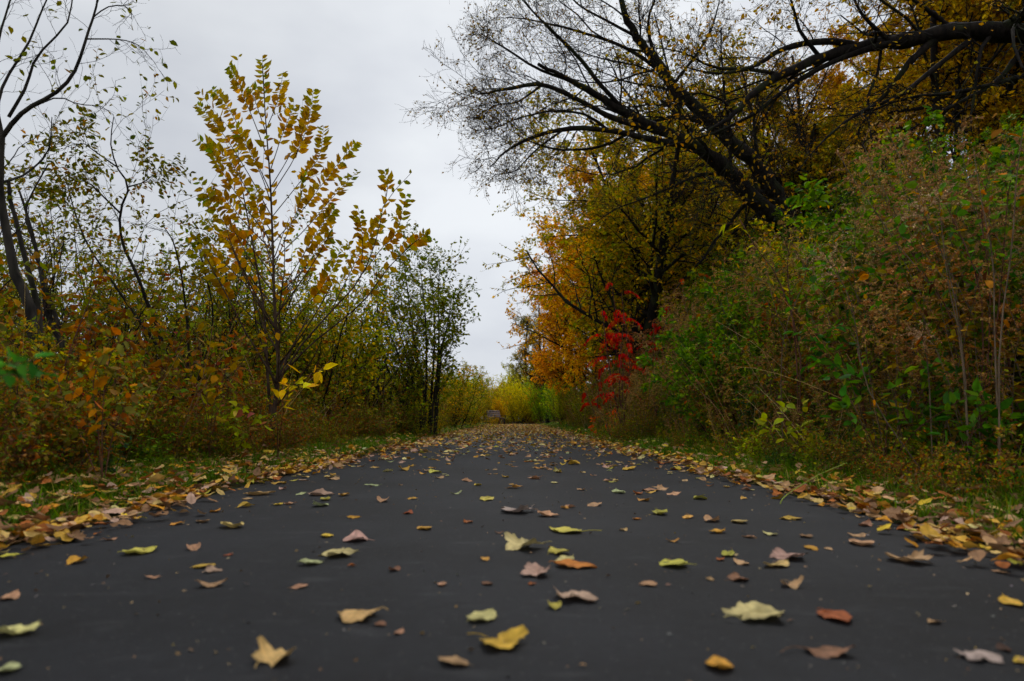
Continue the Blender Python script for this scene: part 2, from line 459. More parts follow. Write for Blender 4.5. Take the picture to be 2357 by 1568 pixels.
# ------------------------------------------------------------------ fallen leaves
FALL = {  # kind colours
    'tan': (.42, .25, .12), 'pinktan': (.42, .27, .19), 'paleyel': (.50, .44, .17), 'palegreen': (.36, .40, .18), 'yellowtan': (.52, .36, .12),
    'yellowgreen': (.42, .38, .06), 'yellow': (.58, .40, .04), 'gold': (.52, .30, .05), 'orange': (.50, .22, .025), 'rust': (.28, .09, .025),
    'brown': (.22, .12, .06), 'darkbrown': (.07, .04, .025), 'pinkgrey': (.36, .27, .23)}
WORD = {'tan': 'tan', 'pinktan': 'pinkish tan', 'paleyel': 'pale yellow', 'palegreen': 'pale green', 'yellowtan': 'yellowish tan', 'yellowgreen': 'yellow green',
        'yellow': 'bright yellow', 'gold': 'golden', 'orange': 'orange', 'rust': 'rust red', 'brown': 'brown', 'darkbrown': 'dark brown', 'pinkgrey': 'greyish pink'}
def outline(kind, r):
    """half-width profile or polar star -> grid leaf. returns (V,F) flat leaf of length 1 centred at 0"""
    if kind == 'o':
        nx_, ny_ = 11, 7
        s = np.linspace(0, 1, nx_); hw = .34 * np.sin(PI * s ** .8) ** .8 * (1 - .15 * s) + .002
        hw = hw + .012 * np.cos(np.arange(nx_) * PI) * (s > 0) * (s < 1)
        q = np.linspace(-1, 1, ny_)
        X = np.repeat((s - .5)[:, None], ny_, 1) + .03 * (1 - np.abs(q))[None] * 0; Y = hw[:, None] * q[None]
        V = np.stack([X, Y, 0 * X], -1).reshape(-1, 3); i = np.arange(nx_ * ny_).reshape(nx_, ny_)
        F = np.stack([i[:-1, :-1], i[1:, :-1], i[1:, 1:], i[:-1, 1:]], -1).reshape(-1, 4)
        mid = np.abs(np.repeat(q[None], nx_, 0)).ravel()
        tx = np.repeat(s[:, None], ny_, 1).ravel()
        return V, F, mid, tx
    nt = 40
    a = np.linspace(-PI, PI, nt, endpoint=False)
    am_ = .07 + .12 * rng.random(); lob = .40 - am_ * .7 + am_ * np.abs(np.cos(2.5 * a + rng.normal() * .15)) ** 1.3 * (.75 + .25 * np.cos(a)) + .022 * np.cos(15 * a + 2 * rng.random())
    lob = lob * (1 - .45 * np.exp(-((np.abs(a) - PI) / .35) ** 2)) * (1 + .06 * rng.normal(size=nt)) * (1 - .35 * rng.random() * np.exp(-((a - rng.normal() * 1.5) / .5) ** 2))
    rr = np.array([0, .3, .6, .85, 1])
    X = np.outer(rr, lob * np.cos(a)); Y = np.outer(rr, lob * np.sin(a)) * 1.05
    V = np.stack([X, Y, 0 * X], -1).reshape(-1, 3); i = np.arange(5 * nt).reshape(5, nt)
    F = np.stack([i[:-1], i[1:], np.roll(i[1:], -1, 1), np.roll(i[:-1], -1, 1)], -1).reshape(-1, 4)
    vein = np.abs(np.sin(2.5 * a)); mid = np.repeat(vein[None], 5, 0).ravel(); tx = np.repeat(rr[:, None], nt, 1).ravel()
    return V, F, mid, tx
def fallen_variant(kind, curl, twist, seed):
    V, F, mid, tx = outline(kind, 0)
    # undulation, cupping, roll
    k1, k2 = rng.normal(size=2) * curl; ph = rng.random(4) * 6
    z = k1 * V[:, 0] ** 2 * 1.4 + k2 * V[:, 1] ** 2 * 3 + .05 * np.sin(V[:, 0] * 9 + ph[0]) * np.sin(V[:, 1] * 11 + ph[1]) + .02 * np.sin(V[:, 0] * 22 + ph[2]) * np.cos(V[:, 1] * 19 + ph[3])
    z += -.04 * (1 - mid) * (1 if kind == 'o' else .5)
    # roll one side up / over
    c = twist * 3.0
    ax = rng.random() * PI; u = V[:, 0] * math.cos(ax) + V[:, 1] * math.sin(ax)
    lim = .05 + rng.random() * .15; e = np.clip(u - lim, 0, None); an = e * c * 3
    rad = np.where(an > 1e-4, e / np.maximum(an, 1e-4), 1)
    du = np.where(an > 1e-4, rad * np.sin(an) - e, 0); dz = np.where(an > 1e-4, rad * (1 - np.cos(an)), 0)
    V = V.copy(); V[:, 0] += du * math.cos(ax); V[:, 1] += du * math.sin(ax); V[:, 2] = z + dz
    V[:, 2] -= np.percentile(V[:, 2], 4)
    tone = .78 + .26 * np.clip(mid * 3, 0, 1)
    tone = tone * (1 - .30 * np.clip(tx - .75, 0, 1) * 4 * rng.random()) if kind == 'o' else tone * (1 - .25 * (tx > .9))
    blot = 1 - .35 * np.clip(np.sin(V[:, 0] * 7 + ph[1]) * np.sin(V[:, 1] * 9 + ph[2]) - .3, 0, 1)
    C = (tone * blot)[:, None] * np.ones((1, 3)); C[:, 1] *= .97; 
    a = Acc(); a.add(V, F, C)
    # stalk
    st = V[np.argmin(V[:, 0] + .5 * np.abs(V[:, 1]))]
    L = .10 + .38 * rng.random() ** 1.8; b = rng.normal() * .5; lift = rng.random() * .25
    s = np.linspace(0, 1, 5)
    P = np.stack([st[0] + .02 - L * s, st[1] + b * L * s ** 2, np.maximum(st[2] + lift * s * (1.2 - s), .012)], 1)[None]
    Vt, Ft = tubes(P, np.full((1, 5), .011), 4)
    a.add(Vt, Ft, np.full((len(Vt), 3), .7))
    return a
FV = {'o': [], 'm': []}; FA = {'o': [], 'm': []}
for kd in 'om':
    for j in range(16):
        ac = fallen_variant(kd, .06 + .28 * rng.random(), [0, .08, .2, .75][j % 4] * (.6 + .5 * rng.random()), j)
        FA[kd].append(ac); FV[kd].append(ac.mesh('fallen_leaf', M['fallen'], True))
pct = [0]
def pxof(x, y, z=0):
    dz = z - CAMZ; f = y * CP + dz * SP; v = -y * SP + dz * CP
    return 1178.5 + 1571 * x / f, 784 - 1571 * v / f
def where_words(px, py):
    hx = 'far left' if px < 330 else 'left' if px < 850 else 'middle' if px < 1500 else 'right' if px < 2050 else 'far right'
    return hx
leaf_spots = []
def put_leaf(px, py, wpx, kind, colr, label=None, var=None, rz=None, x=None, y=None, size=None):
    if x is None:
        v = (py - 784) / 1571.; yy = CAMZ / ((v * CP - SP) / (CP + v * SP)); 
        y = yy; x = W(px, py, y)[0]
        size = wpx / 1571. * y * 1.02
    z = .0055 + .006 * (1 - ((x - float(xc(y))) / HALF) ** 2) if abs(x - float(xc(y))) < HALF - .03 else gz(x, y) + .03
    vs = FV[kind]; me = vs[int(rng.integers(len(vs))) if var is None else var]
    o = bpy.data.objects.new('fallen_leaf', me); COL.objects.link(o)
    o.location = (x, y, z - .004)
    o.rotation_euler = (rng.normal() * .06, rng.normal() * .06, rng.random() * 2 * PI if rz is None else rz)
    fz = 1. / (.93 if kind == 'o' else .85)
    o.scale = (size * fz, size * fz, size * fz * .85)
    c = np.array(FALL[colr]) * math.exp(rng.normal() * .12)
    o.color = (*[float(q) for q in c], 1)
    leaf_spots.append((px, py, kind, colr, size, o, label))
    return o
HAND = [(25,1380,50,'o','tan'),(35,1465,95,'m','paleyel'),(20,1550,66,'o','palegreen'),(155,1246,55,'o','palegreen'),(180,1297,48,'o','orange'),
(325,1274,84,'o','yellowgreen'),(350,1335,30,'o','tan'),(445,1267,42,'o','tan'),(470,1310,46,'o','gold'),(487,1320,44,'m','pinktan'),(488,1354,58,'o','tan'),
(252,1245,30,'o','tan'),(497,1180,32,'o','orange'),(530,1216,65,'o','yellowtan'),(465,1204,38,'o','brown'),(525,1283,20,'o','rust'),(407,1209,36,'o','orange'),
(692,1140,25,'o','palegreen'),(740,1142,56,'o','pinktan'),(740,1167,48,'o','palegreen'),(752,1239,40,'o','yellow'),(818,1246,82,'o','pinktan'),(780,1282,98,'m','paleyel'),
(718,1303,55,'o','palegreen'),(690,1358,38,'o','tan'),(810,1309,18,'o','rust'),(907,1319,33,'o','brown'),(882,1157,38,'o','tan'),(632,1530,95,'m','yellowtan'),
(828,1428,100,'m','yellowtan'),(876,1447,30,'m','brown'),(917,1466,28,'o','tan'),(978,1222,48,'o','gold'),(1018,1353,30,'o','tan'),(1112,1430,88,'o','paleyel'),
(1120,1351,32,'o','brown'),(1160,1492,112,'m','yellow'),(1042,1537,72,'o','tan'),(1205,1266,96,'m','paleyel'),(1115,1294,28,'o','gold'),(1300,1228,84,'o','yellowgreen'),
(1285,1279,52,'m','yellowgreen'),(1325,1310,88,'o','orange'),(1298,1300,50,'o','paleyel'),(1235,1328,84,'m','pinktan'),(1323,1386,112,'m','pinktan'),(1275,1405,44,'o','yellowgreen'),
(1226,1352,20,'o','rust'),(1190,1182,92,'m','pinkgrey'),(1262,1192,50,'o','tan'),(1520,1187,50,'o','yellowgreen'),(1582,1195,36,'o','gold'),(1548,1305,88,'o','yellowgreen'),
(1548,1251,28,'o','gold'),(1493,1353,45,'o','tan'),(1635,1341,20,'o','tan'),(1650,1230,40,'o','orange'),(1722,1240,30,'o','tan'),(1772,1234,35,'o','paleyel'),
(1697,1340,50,'m','brown'),(1821,1355,50,'m','tan'),(1705,1302,40,'o','tan'),(1810,1289,80,'m','pinktan'),(1785,1308,66,'o','yellowtan'),(1735,1425,140,'m','paleyel'),
(1925,1430,98,'o','rust'),(1655,1542,85,'o','orange'),(1910,1512,100,'o','brown'),(2150,1440,34,'o','tan'),(2330,1395,62,'o','yellow'),(2255,1522,98,'m','pinkgrey'),
(2312,1502,40,'o','darkbrown'),(2350,1532,40,'o','yellow'),(1868,1267,36,'o','orange'),(1980,1255,66,'o','tan'),(2090,1296,92,'m','tan'),(1908,1268,20,'o','tan'),
(1820,1197,50,'m','gold'),(2300,1320,28,'o','tan'),(1675,1284,42,'o','yellowgreen'),(1658,1294,26,'o','rust'),(1120,1154,46,'o','yellowgreen'),(1050,1140,26,'o','palegreen'),
(1448,1083,45,'o','yellow'),(1078,1207,28,'o','rust'),(940,1185,32,'o','rust'),(1370,1167,38,'o','tan'),(1855,1238,40,'o','brown'),(855,1120,32,'o','palegreen'),(950,1152,24,'o','gold'),
(1640,1203,45,'o','tan'),(1700,1205,50,'o','yellowtan'),(1150,1232,20,'o','brown'),(1465,1199,26,'o','orange'),(1480,1155,34,'o','gold'),(1550,1140,36,'m','tan'),(1610,1150,44,'o','yellowgreen'),
(1425,1137,44,'o','palegreen'),(1000,1090,40,'o','yellowgreen'),(930,1084,36,'o','gold'),(765,1105,40,'o','tan'),(600,1140,60,'o','yellowtan'),(1185,1126,34,'o','gold'),(1320,1070,40,'o','yellow')]
for t in HAND:
    put_leaf(*t)
nhand = len(leaf_spots)
# the rest of the 300 nearest: scattered
cw = {'tan': 5, 'pinktan': 3, 'paleyel': 2.5, 'palegreen': 1, 'yellowtan': 4, 'yellowgreen': 1.5, 'yellow': 2.2, 'gold': 5, 'orange': 1.8, 'rust': 1, 'brown': 1.6}
ck = list(cw); cp = np.array([cw[k] for k in ck]); cp /= cp.sum()
# random density over the path : leaves per m2 grows with distance and to the edges
def dens(x, y):
    d = np.abs(x - xc(y)) / HALF
    return (12 + 75 * sstep(y, 3.0, 12) + 150 * sstep(y, 12, 34)) * (1 - .85 * sstep(y, 42, 46)) * (.65 + 1.5 * sstep(d, .62, 1.05))
n = 60000
ys_ = 1.9 + (52 - 1.9) * rng.random(n); xs_ = xc(ys_) + (rng.random(n) * 2 - 1) * HALF
area = 50.1 * 3.0
k = rng.random(n) < dens(xs_, ys_) * area / n
xs_, ys_ = xs_[k], ys_[k]
so_ = np.argsort(ys_); xs_, ys_ = xs_[so_], ys_[so_]
cl_ = np.where((rng.random(len(xs_)) < .3) & (ys_ > 2.6))[0]; src_ = np.clip(cl_ + rng.integers(1, 4, len(cl_)), 0, len(xs_) - 1)
xs_[cl_] = xs_[src_] + rng.normal(size=len(cl_)) * .035; ys_[cl_] = ys_[src_] + rng.normal(size=len(cl_)) * .05
o_ = np.argsort(ys_); xs_, ys_ = xs_[o_], ys_[o_]
kinds = np.where(rng.random(len(xs_)) < .14, 'm', 'o')
sz = np.where(kinds == 'm', .055 + .04 * rng.random(len(xs_)), .024 + .036 * rng.random(len(xs_)))
cc = rng.choice(len(ck), len(xs_), p=cp)
# keep clear of the hand-laid near leaves
hp = np.array([(s[5].location.x, s[5].location.y, s[4]) for s in leaf_spots])
ok = np.array([np.all(np.hypot(hp[:, 0] - x, hp[:, 1] - y) > hp[:, 2] * .6 + .03) for x, y in zip(xs_, ys_)])
ok &= ~((ys_ < 4.0) & (rng.random(len(xs_)) < .45)) & (ys_ > 2.3)
xs_, ys_, kinds, sz, cc = [a[ok] for a in (xs_, ys_, kinds, sz, cc)]
nind = 300 - nhand
for j in range(nind):
    p = pxof(xs_[j], ys_[j])
    put_leaf(p[0], p[1], 0, str(kinds[j]), ck[cc[j]], x=xs_[j], y=ys_[j], size=sz[j] * 1.25)
# labels
leaf_spots.sort(key=lambda s: -s[1])
used = {}
def leaf_label(s, lvl):
    px, py, kind, colr, size, o, _ = s
    shape = ('lobed' if kind == 'm' else 'oval')
    big = 'large' if size > .08 else 'small' if size < .035 else 'medium'
    hx = where_words(px, py)
    row = 'along the bottom edge of the photo' if py > 1480 else 'in the blurred foreground' if py > 1340 else 'in the near part of the path' if py > 1220 else 'on the middle stretch of path' if py > 1110 else 'on the carpet of leaves further up the path'
    return f"{big} {WORD[colr]} {shape} leaf {row}, {hx}"
for s in leaf_spots:
    used.setdefault(leaf_label(s, 0), []).append(s)
for lb, L_ in used.items():
    if len(L_) == 1:
        tag(L_[0][5], lb, 'leaf', 'fallen leaves scattered on the asphalt')
    else:
        L_ = sorted(L_, key=lambda s: s[0])
        oth = None
        for q, s in enumerate(L_):
            # nearest distinct neighbour as an anchor
            best = sorted(leaf_spots, key=lambda r: 1e9 if r is s or r[3] == s[3] else math.hypot((r[0] - s[0]), (r[1] - s[1]) * 2) - (40 if r[4] > .07 else 0))[0]
            rel = 'left of' if s[0] < best[0] - 15 else 'right of' if s[0] > best[0] + 15 else ('in front of' if s[1] > best[1] else 'behind')
            big = 'large' if s[4] > .08 else 'small' if s[4] < .035 else 'medium'
            row = 'at the bottom edge' if s[1] > 1480 else 'in the foreground' if s[1] > 1340 else 'near part of path' if s[1] > 1220 else 'mid path' if s[1] > 1110 else 'far carpet'
            shape = 'lobed' if s[2] == 'm' else 'oval'
            bs = 'lobed' if best[2] == 'm' else 'oval'
            tag(s[5], f"{big} {WORD[s[3]]} {shape} leaf {rel} {WORD[best[3]]} {bs} one, {row}, {where_words(s[0], s[1])}", 'leaf', 'fallen leaves scattered on the asphalt')

def litter(name, xs, ys, sizes, cols, zoff, lowpoly_from, label):
    """many leaves merged into one stuff mesh: near ones use the curled variants, far ones a folded oval"""
    a = Acc(); n = len(xs)
    z = np.where(np.abs(xs - xc(ys)) < HALF - .02, .006, ground(xs, ys) + .012) + zoff
    near = ys < lowpoly_from
    rz = rng.random(n) * 2 * PI; tx = rng.normal(size=n) * .28; ty = rng.normal(size=n) * .28
    idx = np.where(near)[0]
    grp = rng.integers(0, 32, len(idx))
    for g in range(32):
        s = idx[grp == g]
        if not len(s): continue
        ac = (FA['o'] + FA['o'][:8] + FA['m'][:8])[g]
        V0 = np.concatenate(ac.V); C0 = np.concatenate(ac.C)
        c, si = np.cos(rz[s])[:, None], np.sin(rz[s])[:, None]
        L = V0[None] * sizes[s][:, None, None] * 1.1
        X = L[..., 0] * c - L[..., 1] * si; Y = L[..., 0] * si + L[..., 1] * c
        Zl = L[..., 2] * .85 + X * tx[s][:, None] + Y * ty[s][:, None]
        V = np.stack([X + xs[s][:, None], Y + ys[s][:, None], Zl + z[s][:, None]], -1)
        C = C0[None] * cols[s][:, None] * 1.0
        off = (np.arange(len(s)) * len(V0))[:, None, None]
        F4 = [f for f in ac.F]
        m0 = a.n
        a.V.append(V.reshape(-1, 3)); a.C.append(C.reshape(-1, 3)); a.n += V.shape[0] * V.shape[1]
        for f in F4: a.F.append((f[None] + off).reshape(-1, 4) + m0)
    s = np.where(~near)[0]
    if len(s):
        d = np.stack([np.cos(rz[s]), np.sin(rz[s]), ty[s] * 1.2], 1)
        leaves(a, np.stack([xs[s], ys[s], z[s] + .012], 1), d, sizes[s] * 1.15, cols[s], 'ovate', roll=.45)
    tag(link(name, a.mesh(name, M['litter'])), label, 'leaves', kind='stuff')
def litter_cols(n, edge=False):
    c = np.array([FALL[k] for k in ck]); w = cp.copy()
    if edge:
        w = w * np.array([1.3, .7, .35, .2, .9, .5, .6, 1.0, 2.6, 4.0, 4.2]); w /= w.sum()
    return c[rng.choice(len(ck), n, p=w)] * np.exp(rng.normal(size=(n, 1)) * .16)
litter('leaf_litter', xs_[nind:], ys_[nind:], sz[nind:] * 1.2, litter_cols(len(xs_) - nind), 0, 12, 'carpet of yellow and tan fallen leaves covering the far stretch of the path')
n = 7800
yy = .9 + 43 * rng.random(n) ** 1.9; sd = np.where(rng.random(n) < .5, -1, 1)
of = HALF + np.where(rng.random(n) < .58, rng.normal(size=n) * .085 + .03, .1 + .9 * rng.random(n) ** 1.5)
of = of + .07 * np.sin(yy * 2.1 + sd) - .02
kp = (np.sin(yy * 1.7 + 2 * sd) + np.sin(yy * 4.3 - sd) * .7 + rng.normal(size=n) * .9) > -1.0
yy, sd, of = yy[kp], sd[kp], of[kp]; n = len(yy)
m_ = 1300
y2 = 1.2 + 5.5 * rng.random(m_) ** 1.3; s2 = np.where(rng.random(m_) < .72, -1, 1); o2 = HALF + .02 + np.where(s2 < 0, .75, .45) * rng.random(m_) ** 1.6
yy = np.concatenate([yy, y2]); sd = np.concatenate([sd, s2]); of = np.concatenate([of, o2]); n = len(yy)
litter('edge_leaf_litter', xc(yy) + sd * of, yy, (.03 + .045 * rng.random(n)), litter_cols(n, True), np.clip(rng.normal(size=n) * .012 + .012, 0, .05) + .04 * (of > HALF + .14) * rng.random(n), 7, 'brown and orange fallen leaves drifted along both edges of the path')

# crumbs, grit and leaf fragments lying on the asphalt
def crumbs():
    a = Acc(); n = 5200
    y = .8 + 14 * rng.random(n) ** 1.8; x = xc(y) + (rng.random(n) * 2 - 1) * 1.46
    e_ = np.abs(x - xc(y)) / 1.46; k = rng.random(n) < .35 + .65 * e_ ** 3; x, y = x[k], y[k]; n = len(x)
    th = rng.random(n) * 6.28
    c = pal(n, [(.24, .15, .08), (.12, .07, .04), (.30, .22, .12), (.14, .13, .12), (.30, .19, .05)], [3, 4, 1.2, 2.5, 1])
    leaves(a, np.stack([x, y, np.full(n, .009)], 1), np.stack([np.cos(th), np.sin(th), rng.normal(size=n) * .25], 1), .004 + .013 * rng.random(n) ** 2.5, c, 'kite', roll=.5)
    tag(link('leaf_crumbs', a.mesh('leaf_crumbs', M['litter'])), 'tiny brown leaf crumbs and grit strewn over the asphalt', 'debris', kind='stuff')
crumbs()
print('ground stuff', time.time() - T0)
def limb(pts, K=14, r0=.2, r1=.05, wob=.02):
    """pts: (px,py,Y) photo-measured skeleton of a real limb -> (1,K,3),(1,K)"""
    p = np.array([W(*q) if len(q) == 3 else q[:3] for q in pts])
    c = catmull(p, K); c[1:] += rng.normal(size=(K - 1, 3)) * wob
    return c[None], np.linspace(r0, r1, K)[None]
def cat(prs):
    return np.concatenate([p for p, r in prs]), np.concatenate([r for p, r in prs])

# ---------- shrub kinds -----------------------------------------------------
t_ = time.time()
G4 = (.13, .17, .03)
# buckthorn-like tall shrubs of the left thicket: olive leaves on dark twigs
BK = [shrub_variant('buckthorn', 2.6, .42, 9, 9, 7, 6, .05, P_([OL, G4, (.055, .075, .02), (.28, .22, .025), (.24, .10, .025)], [3.5, 3.5, 2.4, 2.6, 1.4]), r=.015, bark='bark_dark', keep=.62, t0=.15, lr1=.42, lr2=.42, wig=.2, wig0=.09) for _ in range(3)]
# bramble / undergrowth, brown and green leaves
BR_ = [shrub_variant('bramble', 1.15, .9, 16, 7, 4, 5, .055, P_([BR, (.22, .11, .04), G1, G4, RU, (.20, .13, .06), YG, G2], [3, 1.6, 2.2, 2.6, 1.6, 2, 1.6, 2.4]), r=.006, bark='stem_red', up=-.25, t0=.15, droop=.7, keep=.75, lr1=.5) for _ in range(4)]
# green leafy shrub (honeysuckle / vine mound)
GH = [shrub_variant('honeysuckle', 1.7, .75, 16, 10, 6, 5, .072, P_([(.065, .115, .016), (.11, .17, .022), G3, G4, (.05, .105, .028), YG], [4, 3.5, 1.5, 2.4, 1.4, .7]), r=.011, up=-.1, droop=.5, t0=.15, lr1=.42) for _ in range(4)]
# yellow green roadside shrub
YS = [shrub_variant('yellow_shrub', 2.2, .5, 13, 10, 6, 6, .058, P_([YG, (.30, .26, .03), G4, YL, OR, G2], [3, 3, 3, 2, .7, 1.6]), r=.014, keep=.8, bark='bark_dark', t0=.1) for _ in range(3)]
# dogwood: broad drooping leaves orange / red / green
DW = [shrub_variant('dogwood', 1.5, .5, 7, 6, 3, 4, .085, P_([(.20, .08, .03), (.13, .12, .025), G4, (.28, .12, .03), (.18, .05, .03), YG], [4, 2.4, 2, 2.4, 1.6, 1.4]), r=.008, bark='stem_red', droop=1.1, up=.3, keep=.7, lr1=.38, t0=.2) for _ in range(3)]
# small leaf green-yellow fine textured bush for the far end
WB = [shrub_variant('willow_bush', 3.4, .55, 22, 12, 8, 7, .075, P_([(.36, .37, .04), (.46, .40, .045), (.28, .32, .035), (.18, .22, .03)], [4, 3, 3, 1.5]), 'kite', r=.018, up=.5, droop=.1, t0=.08, lr1=.42, lr2=.4) for _ in range(2)]
OB = [shrub_variant('orange_bush', 3.0, .32, 14, 10, 7, 8, .085, P_([(.5, .25, .03), (.6, .36, .03), (.55, .38, .04), RU], [3, 4, 2, .4]), 'kite', r=.016, up=.5, droop=.1, t0=.1)]

# dry goldenrod: upright stalks, small drooping leaves, feathery plume on top
def goldenrod(n=18, h=1.35, plume=1., green=.35):
    a = Acc(); L = Acc(); Q = Acc()
    P0, R0 = stems(.22, n, h, .32, r=.0045, wig=.05, up=-.05, K=9)
    a.add(*tubes(P0, R0, 4))
    lf = P_([(.15, .095, .028), (.20, .135, .05), DB, G1, G4, (.22, .19, .04), G2], [3.4, 3.0, .8, 2.0 * green * 2, 2.4, 1.8, 1.6])
    leaves_on(L, P0, 26, .075, lf, 'narrow', t0=.12, t1=.86, droop=1.1, keep=.85, ang=1.2)
    leaves_on(L, P0, 16, .055, lf, 'kite', t0=.12, t1=.9, droop=.8, keep=.8)
    # plume: arching side sprays
    P1, R1 = grow(P0, R0, 11, .74, 1, .85, .16, 6, -1.3, .1, taper=.55, rmin=.0012)
    a.add(*tubes(P1, R1, 3))
    pc = P_([(.24, .145, .07), (.30, .20, .105), (.17, .095, .045), (.20, .17, .05)], [3, 2.5, 2, .8])
    leaves_on(Q, P1, int(20 * plume), .015, pc, 'kite', droop=0, roll=1.2)
    leaves_on(Q, P1, int(8 * plume), .019, pc, 'kite', droop=-.6, roll=1.2)
    return [('stems', a.mesh('goldenrod_stems', M['stem_dry'], True)), ('foliage', L.mesh('goldenrod_foliage', M['dry'])), ('seed_head', Q.mesh('goldenrod_seed_head', M['dry']))]
GR = [goldenrod(h=1.2 + .15 * i, green=.3 + .35 * (i % 2)) for i in range(4)]
# leafy herb with narrow bright leaves
def herb(cols, w, size=.06, n=9, h=.7):
    a = Acc(); L = Acc()
    P0, R0 = stems(.16, n, h, .5, r=.004, wig=.06, up=.2)
    P1, R1 = grow(P0, R0, 5, .3, 1, .8, .35, 5, .3, .12)
    a.add(*tubes(P0, R0, 4)); a.add(*tubes(P1, R1, 3))
    leaves_on(L, P0, 16, size, P_(cols, w), 'ovate', droop=.5, t0=.15); leaves_on(L, P1, 7, size * .9, P_(cols, w), 'ovate', droop=.5)
    return [('stems', a.mesh('herb_stems', M['stem_red'], True)), ('foliage', L.mesh('herb_foliage', M['leaf']))]
HB = [herb([G1, G2, G4, YG], [3, 4, 2, .8]), herb([G4, YG, (.28, .24, .04), (.18, .10, .05)], [3, 3, 2, 1], .075, 8, .75), herb([GB, G1, G3], [3, 2, 1], .05, 12, .6)]
print('kinds', time.time() - t_)

rng = np.random.default_rng(110)
# ---------- right bank, planted in rows --------------------------------------
CNT = {}
def scatter_row(side, off, y0, y1, step, kinds, jitter=.3, scale=(.68, 1.32), tint=.12, cap=None):
    y = y0
    while y < y1:
        st = step * (1 + y * .025)
        yy = y + rng.normal() * jitter * st; oo = off + rng.normal() * jitter
        oo = max(oo, HALF + (.58 if side > 0 else .62))
        x = float(xc(yy)) + side * oo
        k = kinds[rng.choice(len(kinds), p=np.array([q[4] for q in kinds]) / sum(q[4] for q in kinds))]
        nm, vs, label, catg, _ = k[:5]
        s = (scale[0] + (scale[1] - scale[0]) * rng.random()) * (k[5] if len(k) > 5 else 1)
        tn = tuple(np.exp(rng.normal(size=3) * .05 + rng.normal() * tint) * (np.array([.98, .86, .92]) if side < 0 and yy < 8 and oo < 4.4 else 1))
        ent = (nm, vs[int(rng.integers(len(vs)))], (x, yy, gz(x, yy) - .03), rng.random() * 6.28, s, tn, label, catg)
        PL.append((side, oo, yy, ent))
        y += st
PL = []
K_gr = ('goldenrod', GR, 'brown dried goldenrod clump with feathery tan seed heads', 'weed', 5)
K_gr2 = ('goldenrod', GR, 'brown dried goldenrod clump with feathery tan seed heads', 'weed', 5, 1.25)
K_gh = ('honeysuckle_shrub', GH, 'dense green leafy honeysuckle shrub', 'shrub', 3)
K_br = ('bramble', BR_, 'low tangled bramble with brown and green leaves', 'bramble', 3)
K_hb = ('leafy_herb', HB, 'low leafy green herb at the grass edge', 'plant', 2)
K_ys = ('yellow_green_shrub', YS, 'yellow green leafy shrub', 'shrub', 1)
K_bk = ('buckthorn', BK, 'tall olive leaved buckthorn shrub with dark stems', 'shrub', 3)
K_dw = ('dogwood', DW, 'dogwood with broad drooping rust and green leaves', 'shrub', 2)
def kk(k, w, s=1): return (k[0], k[1], k[2], k[3], w, s)
# edge herbs and low growth
scatter_row(1, 2.12, 2.3, 9, .4, [kk(K_hb, 4, .4), kk(K_br, 2, .35)], .1, (.6, 1.1))
scatter_row(1, 2.45, 2.3, 30, .42, [kk(K_hb, 4, .55), kk(K_br, 3, .45), kk(K_gr, 2, .5)], .14, (.7, 1.1))
scatter_row(1, 2.85, 2.2, 34, .5, [kk(K_gr, 6, .85), kk(K_br, 2.5, .8), kk(K_hb, 2.5, 1)], .15)
scatter_row(1, 3.3, 2.3, 38, .55, [kk(K_gr, 7, 1.1), kk(K_br, 2.4, 1.05), kk(K_gh, .8, .6)], .18)
scatter_row(1, 3.9, 2.5, 8, .75, [kk(K_gr, 4, 1.2), kk(K_gh, 3, .8), kk(K_ys, .8, .6)], .2)
scatter_row(1, 3.9, 8, 42, .7, [kk(K_gr, 7, 1.2), kk(K_gh, 1.5, .75), kk(K_br, 1.5, 1.2)], .2)
scatter_row(1, 4.7, 3.2, 44, 1.0, [kk(K_gr, 2, 1.3), kk(K_gh, 5, .95), kk(K_ys, .8, .7)], .25)
scatter_row(1, 5.8, 4, 44, 1.35, [kk(K_gh, 5, 1.1), kk(K_gr, 1.5, 1.3), kk(K_ys, .5, .8)], .3)
scatter_row(1, 7.2, 5, 46, 1.9, [kk(K_gh, 4, 1.2), kk(K_ys, 1, .9)], .4)
scatter_row(1, 9.2, 6, 46, 2.6, [kk(K_gh, 4, 1.35), kk(K_ys, 1.2, 1)], .5)
scatter_row(1, 12, 8, 46, 3.6, [kk(K_gh, 3, 1.6), kk(K_ys, 1, 1.2)], .6)
# left thicket
scatter_row(-1, 2.3, 2.0, 14, .36, [kk(K_br, 5, .42), kk(K_hb, 2.5, .5)], .1)
scatter_row(-1, 2.65, 1.6, 34, .5, [kk(K_br, 6, .62), kk(K_hb, 2, .7), kk(K_dw, .8, .5)], .16)
scatter_row(-1, 3.2, 1.8, 38, .55, [kk(K_br, 6, .9), kk(K_dw, 2.2, .8), kk(K_gr, 1, .7), kk(K_ys, 1.6, .5)], .2)
scatter_row(-1, 4.0, 3.0, 10, .8, [kk(K_br, 5, 1.0), kk(K_dw, 2, .9), kk(K_bk, .6, .75)], .25)
scatter_row(-1, 4.0, 10, 42, .8, [kk(K_br, 3, 1.1), kk(K_dw, 1, 1.05), kk(K_ys, 2.2, .75), kk(K_gh, 1.2, .75)], .25)
scatter_row(-1, 4.6, 4, 24, 1.0, [kk(K_bk, 5, 1.15), kk(K_ys, .6, .9), kk(K_dw, 1.4, 1.2)], .3)
scatter_row(-1, 5.4, 3.4, 24, .9, [kk(K_bk, 6, 1.25), kk(K_br, 1, 1.1)], .3)
scatter_row(-1, 6.4, 4.2, 24, 1.0, [kk(K_bk, 5, 1.35), kk(K_ys, 1, 1.1)], .35)
scatter_row(-1, 5.0, 24, 46, 1.0, [kk(K_ys, 4, 1.1), kk(K_gh, 1, 1.1), kk(K_bk, 1, 1.0)], .3)
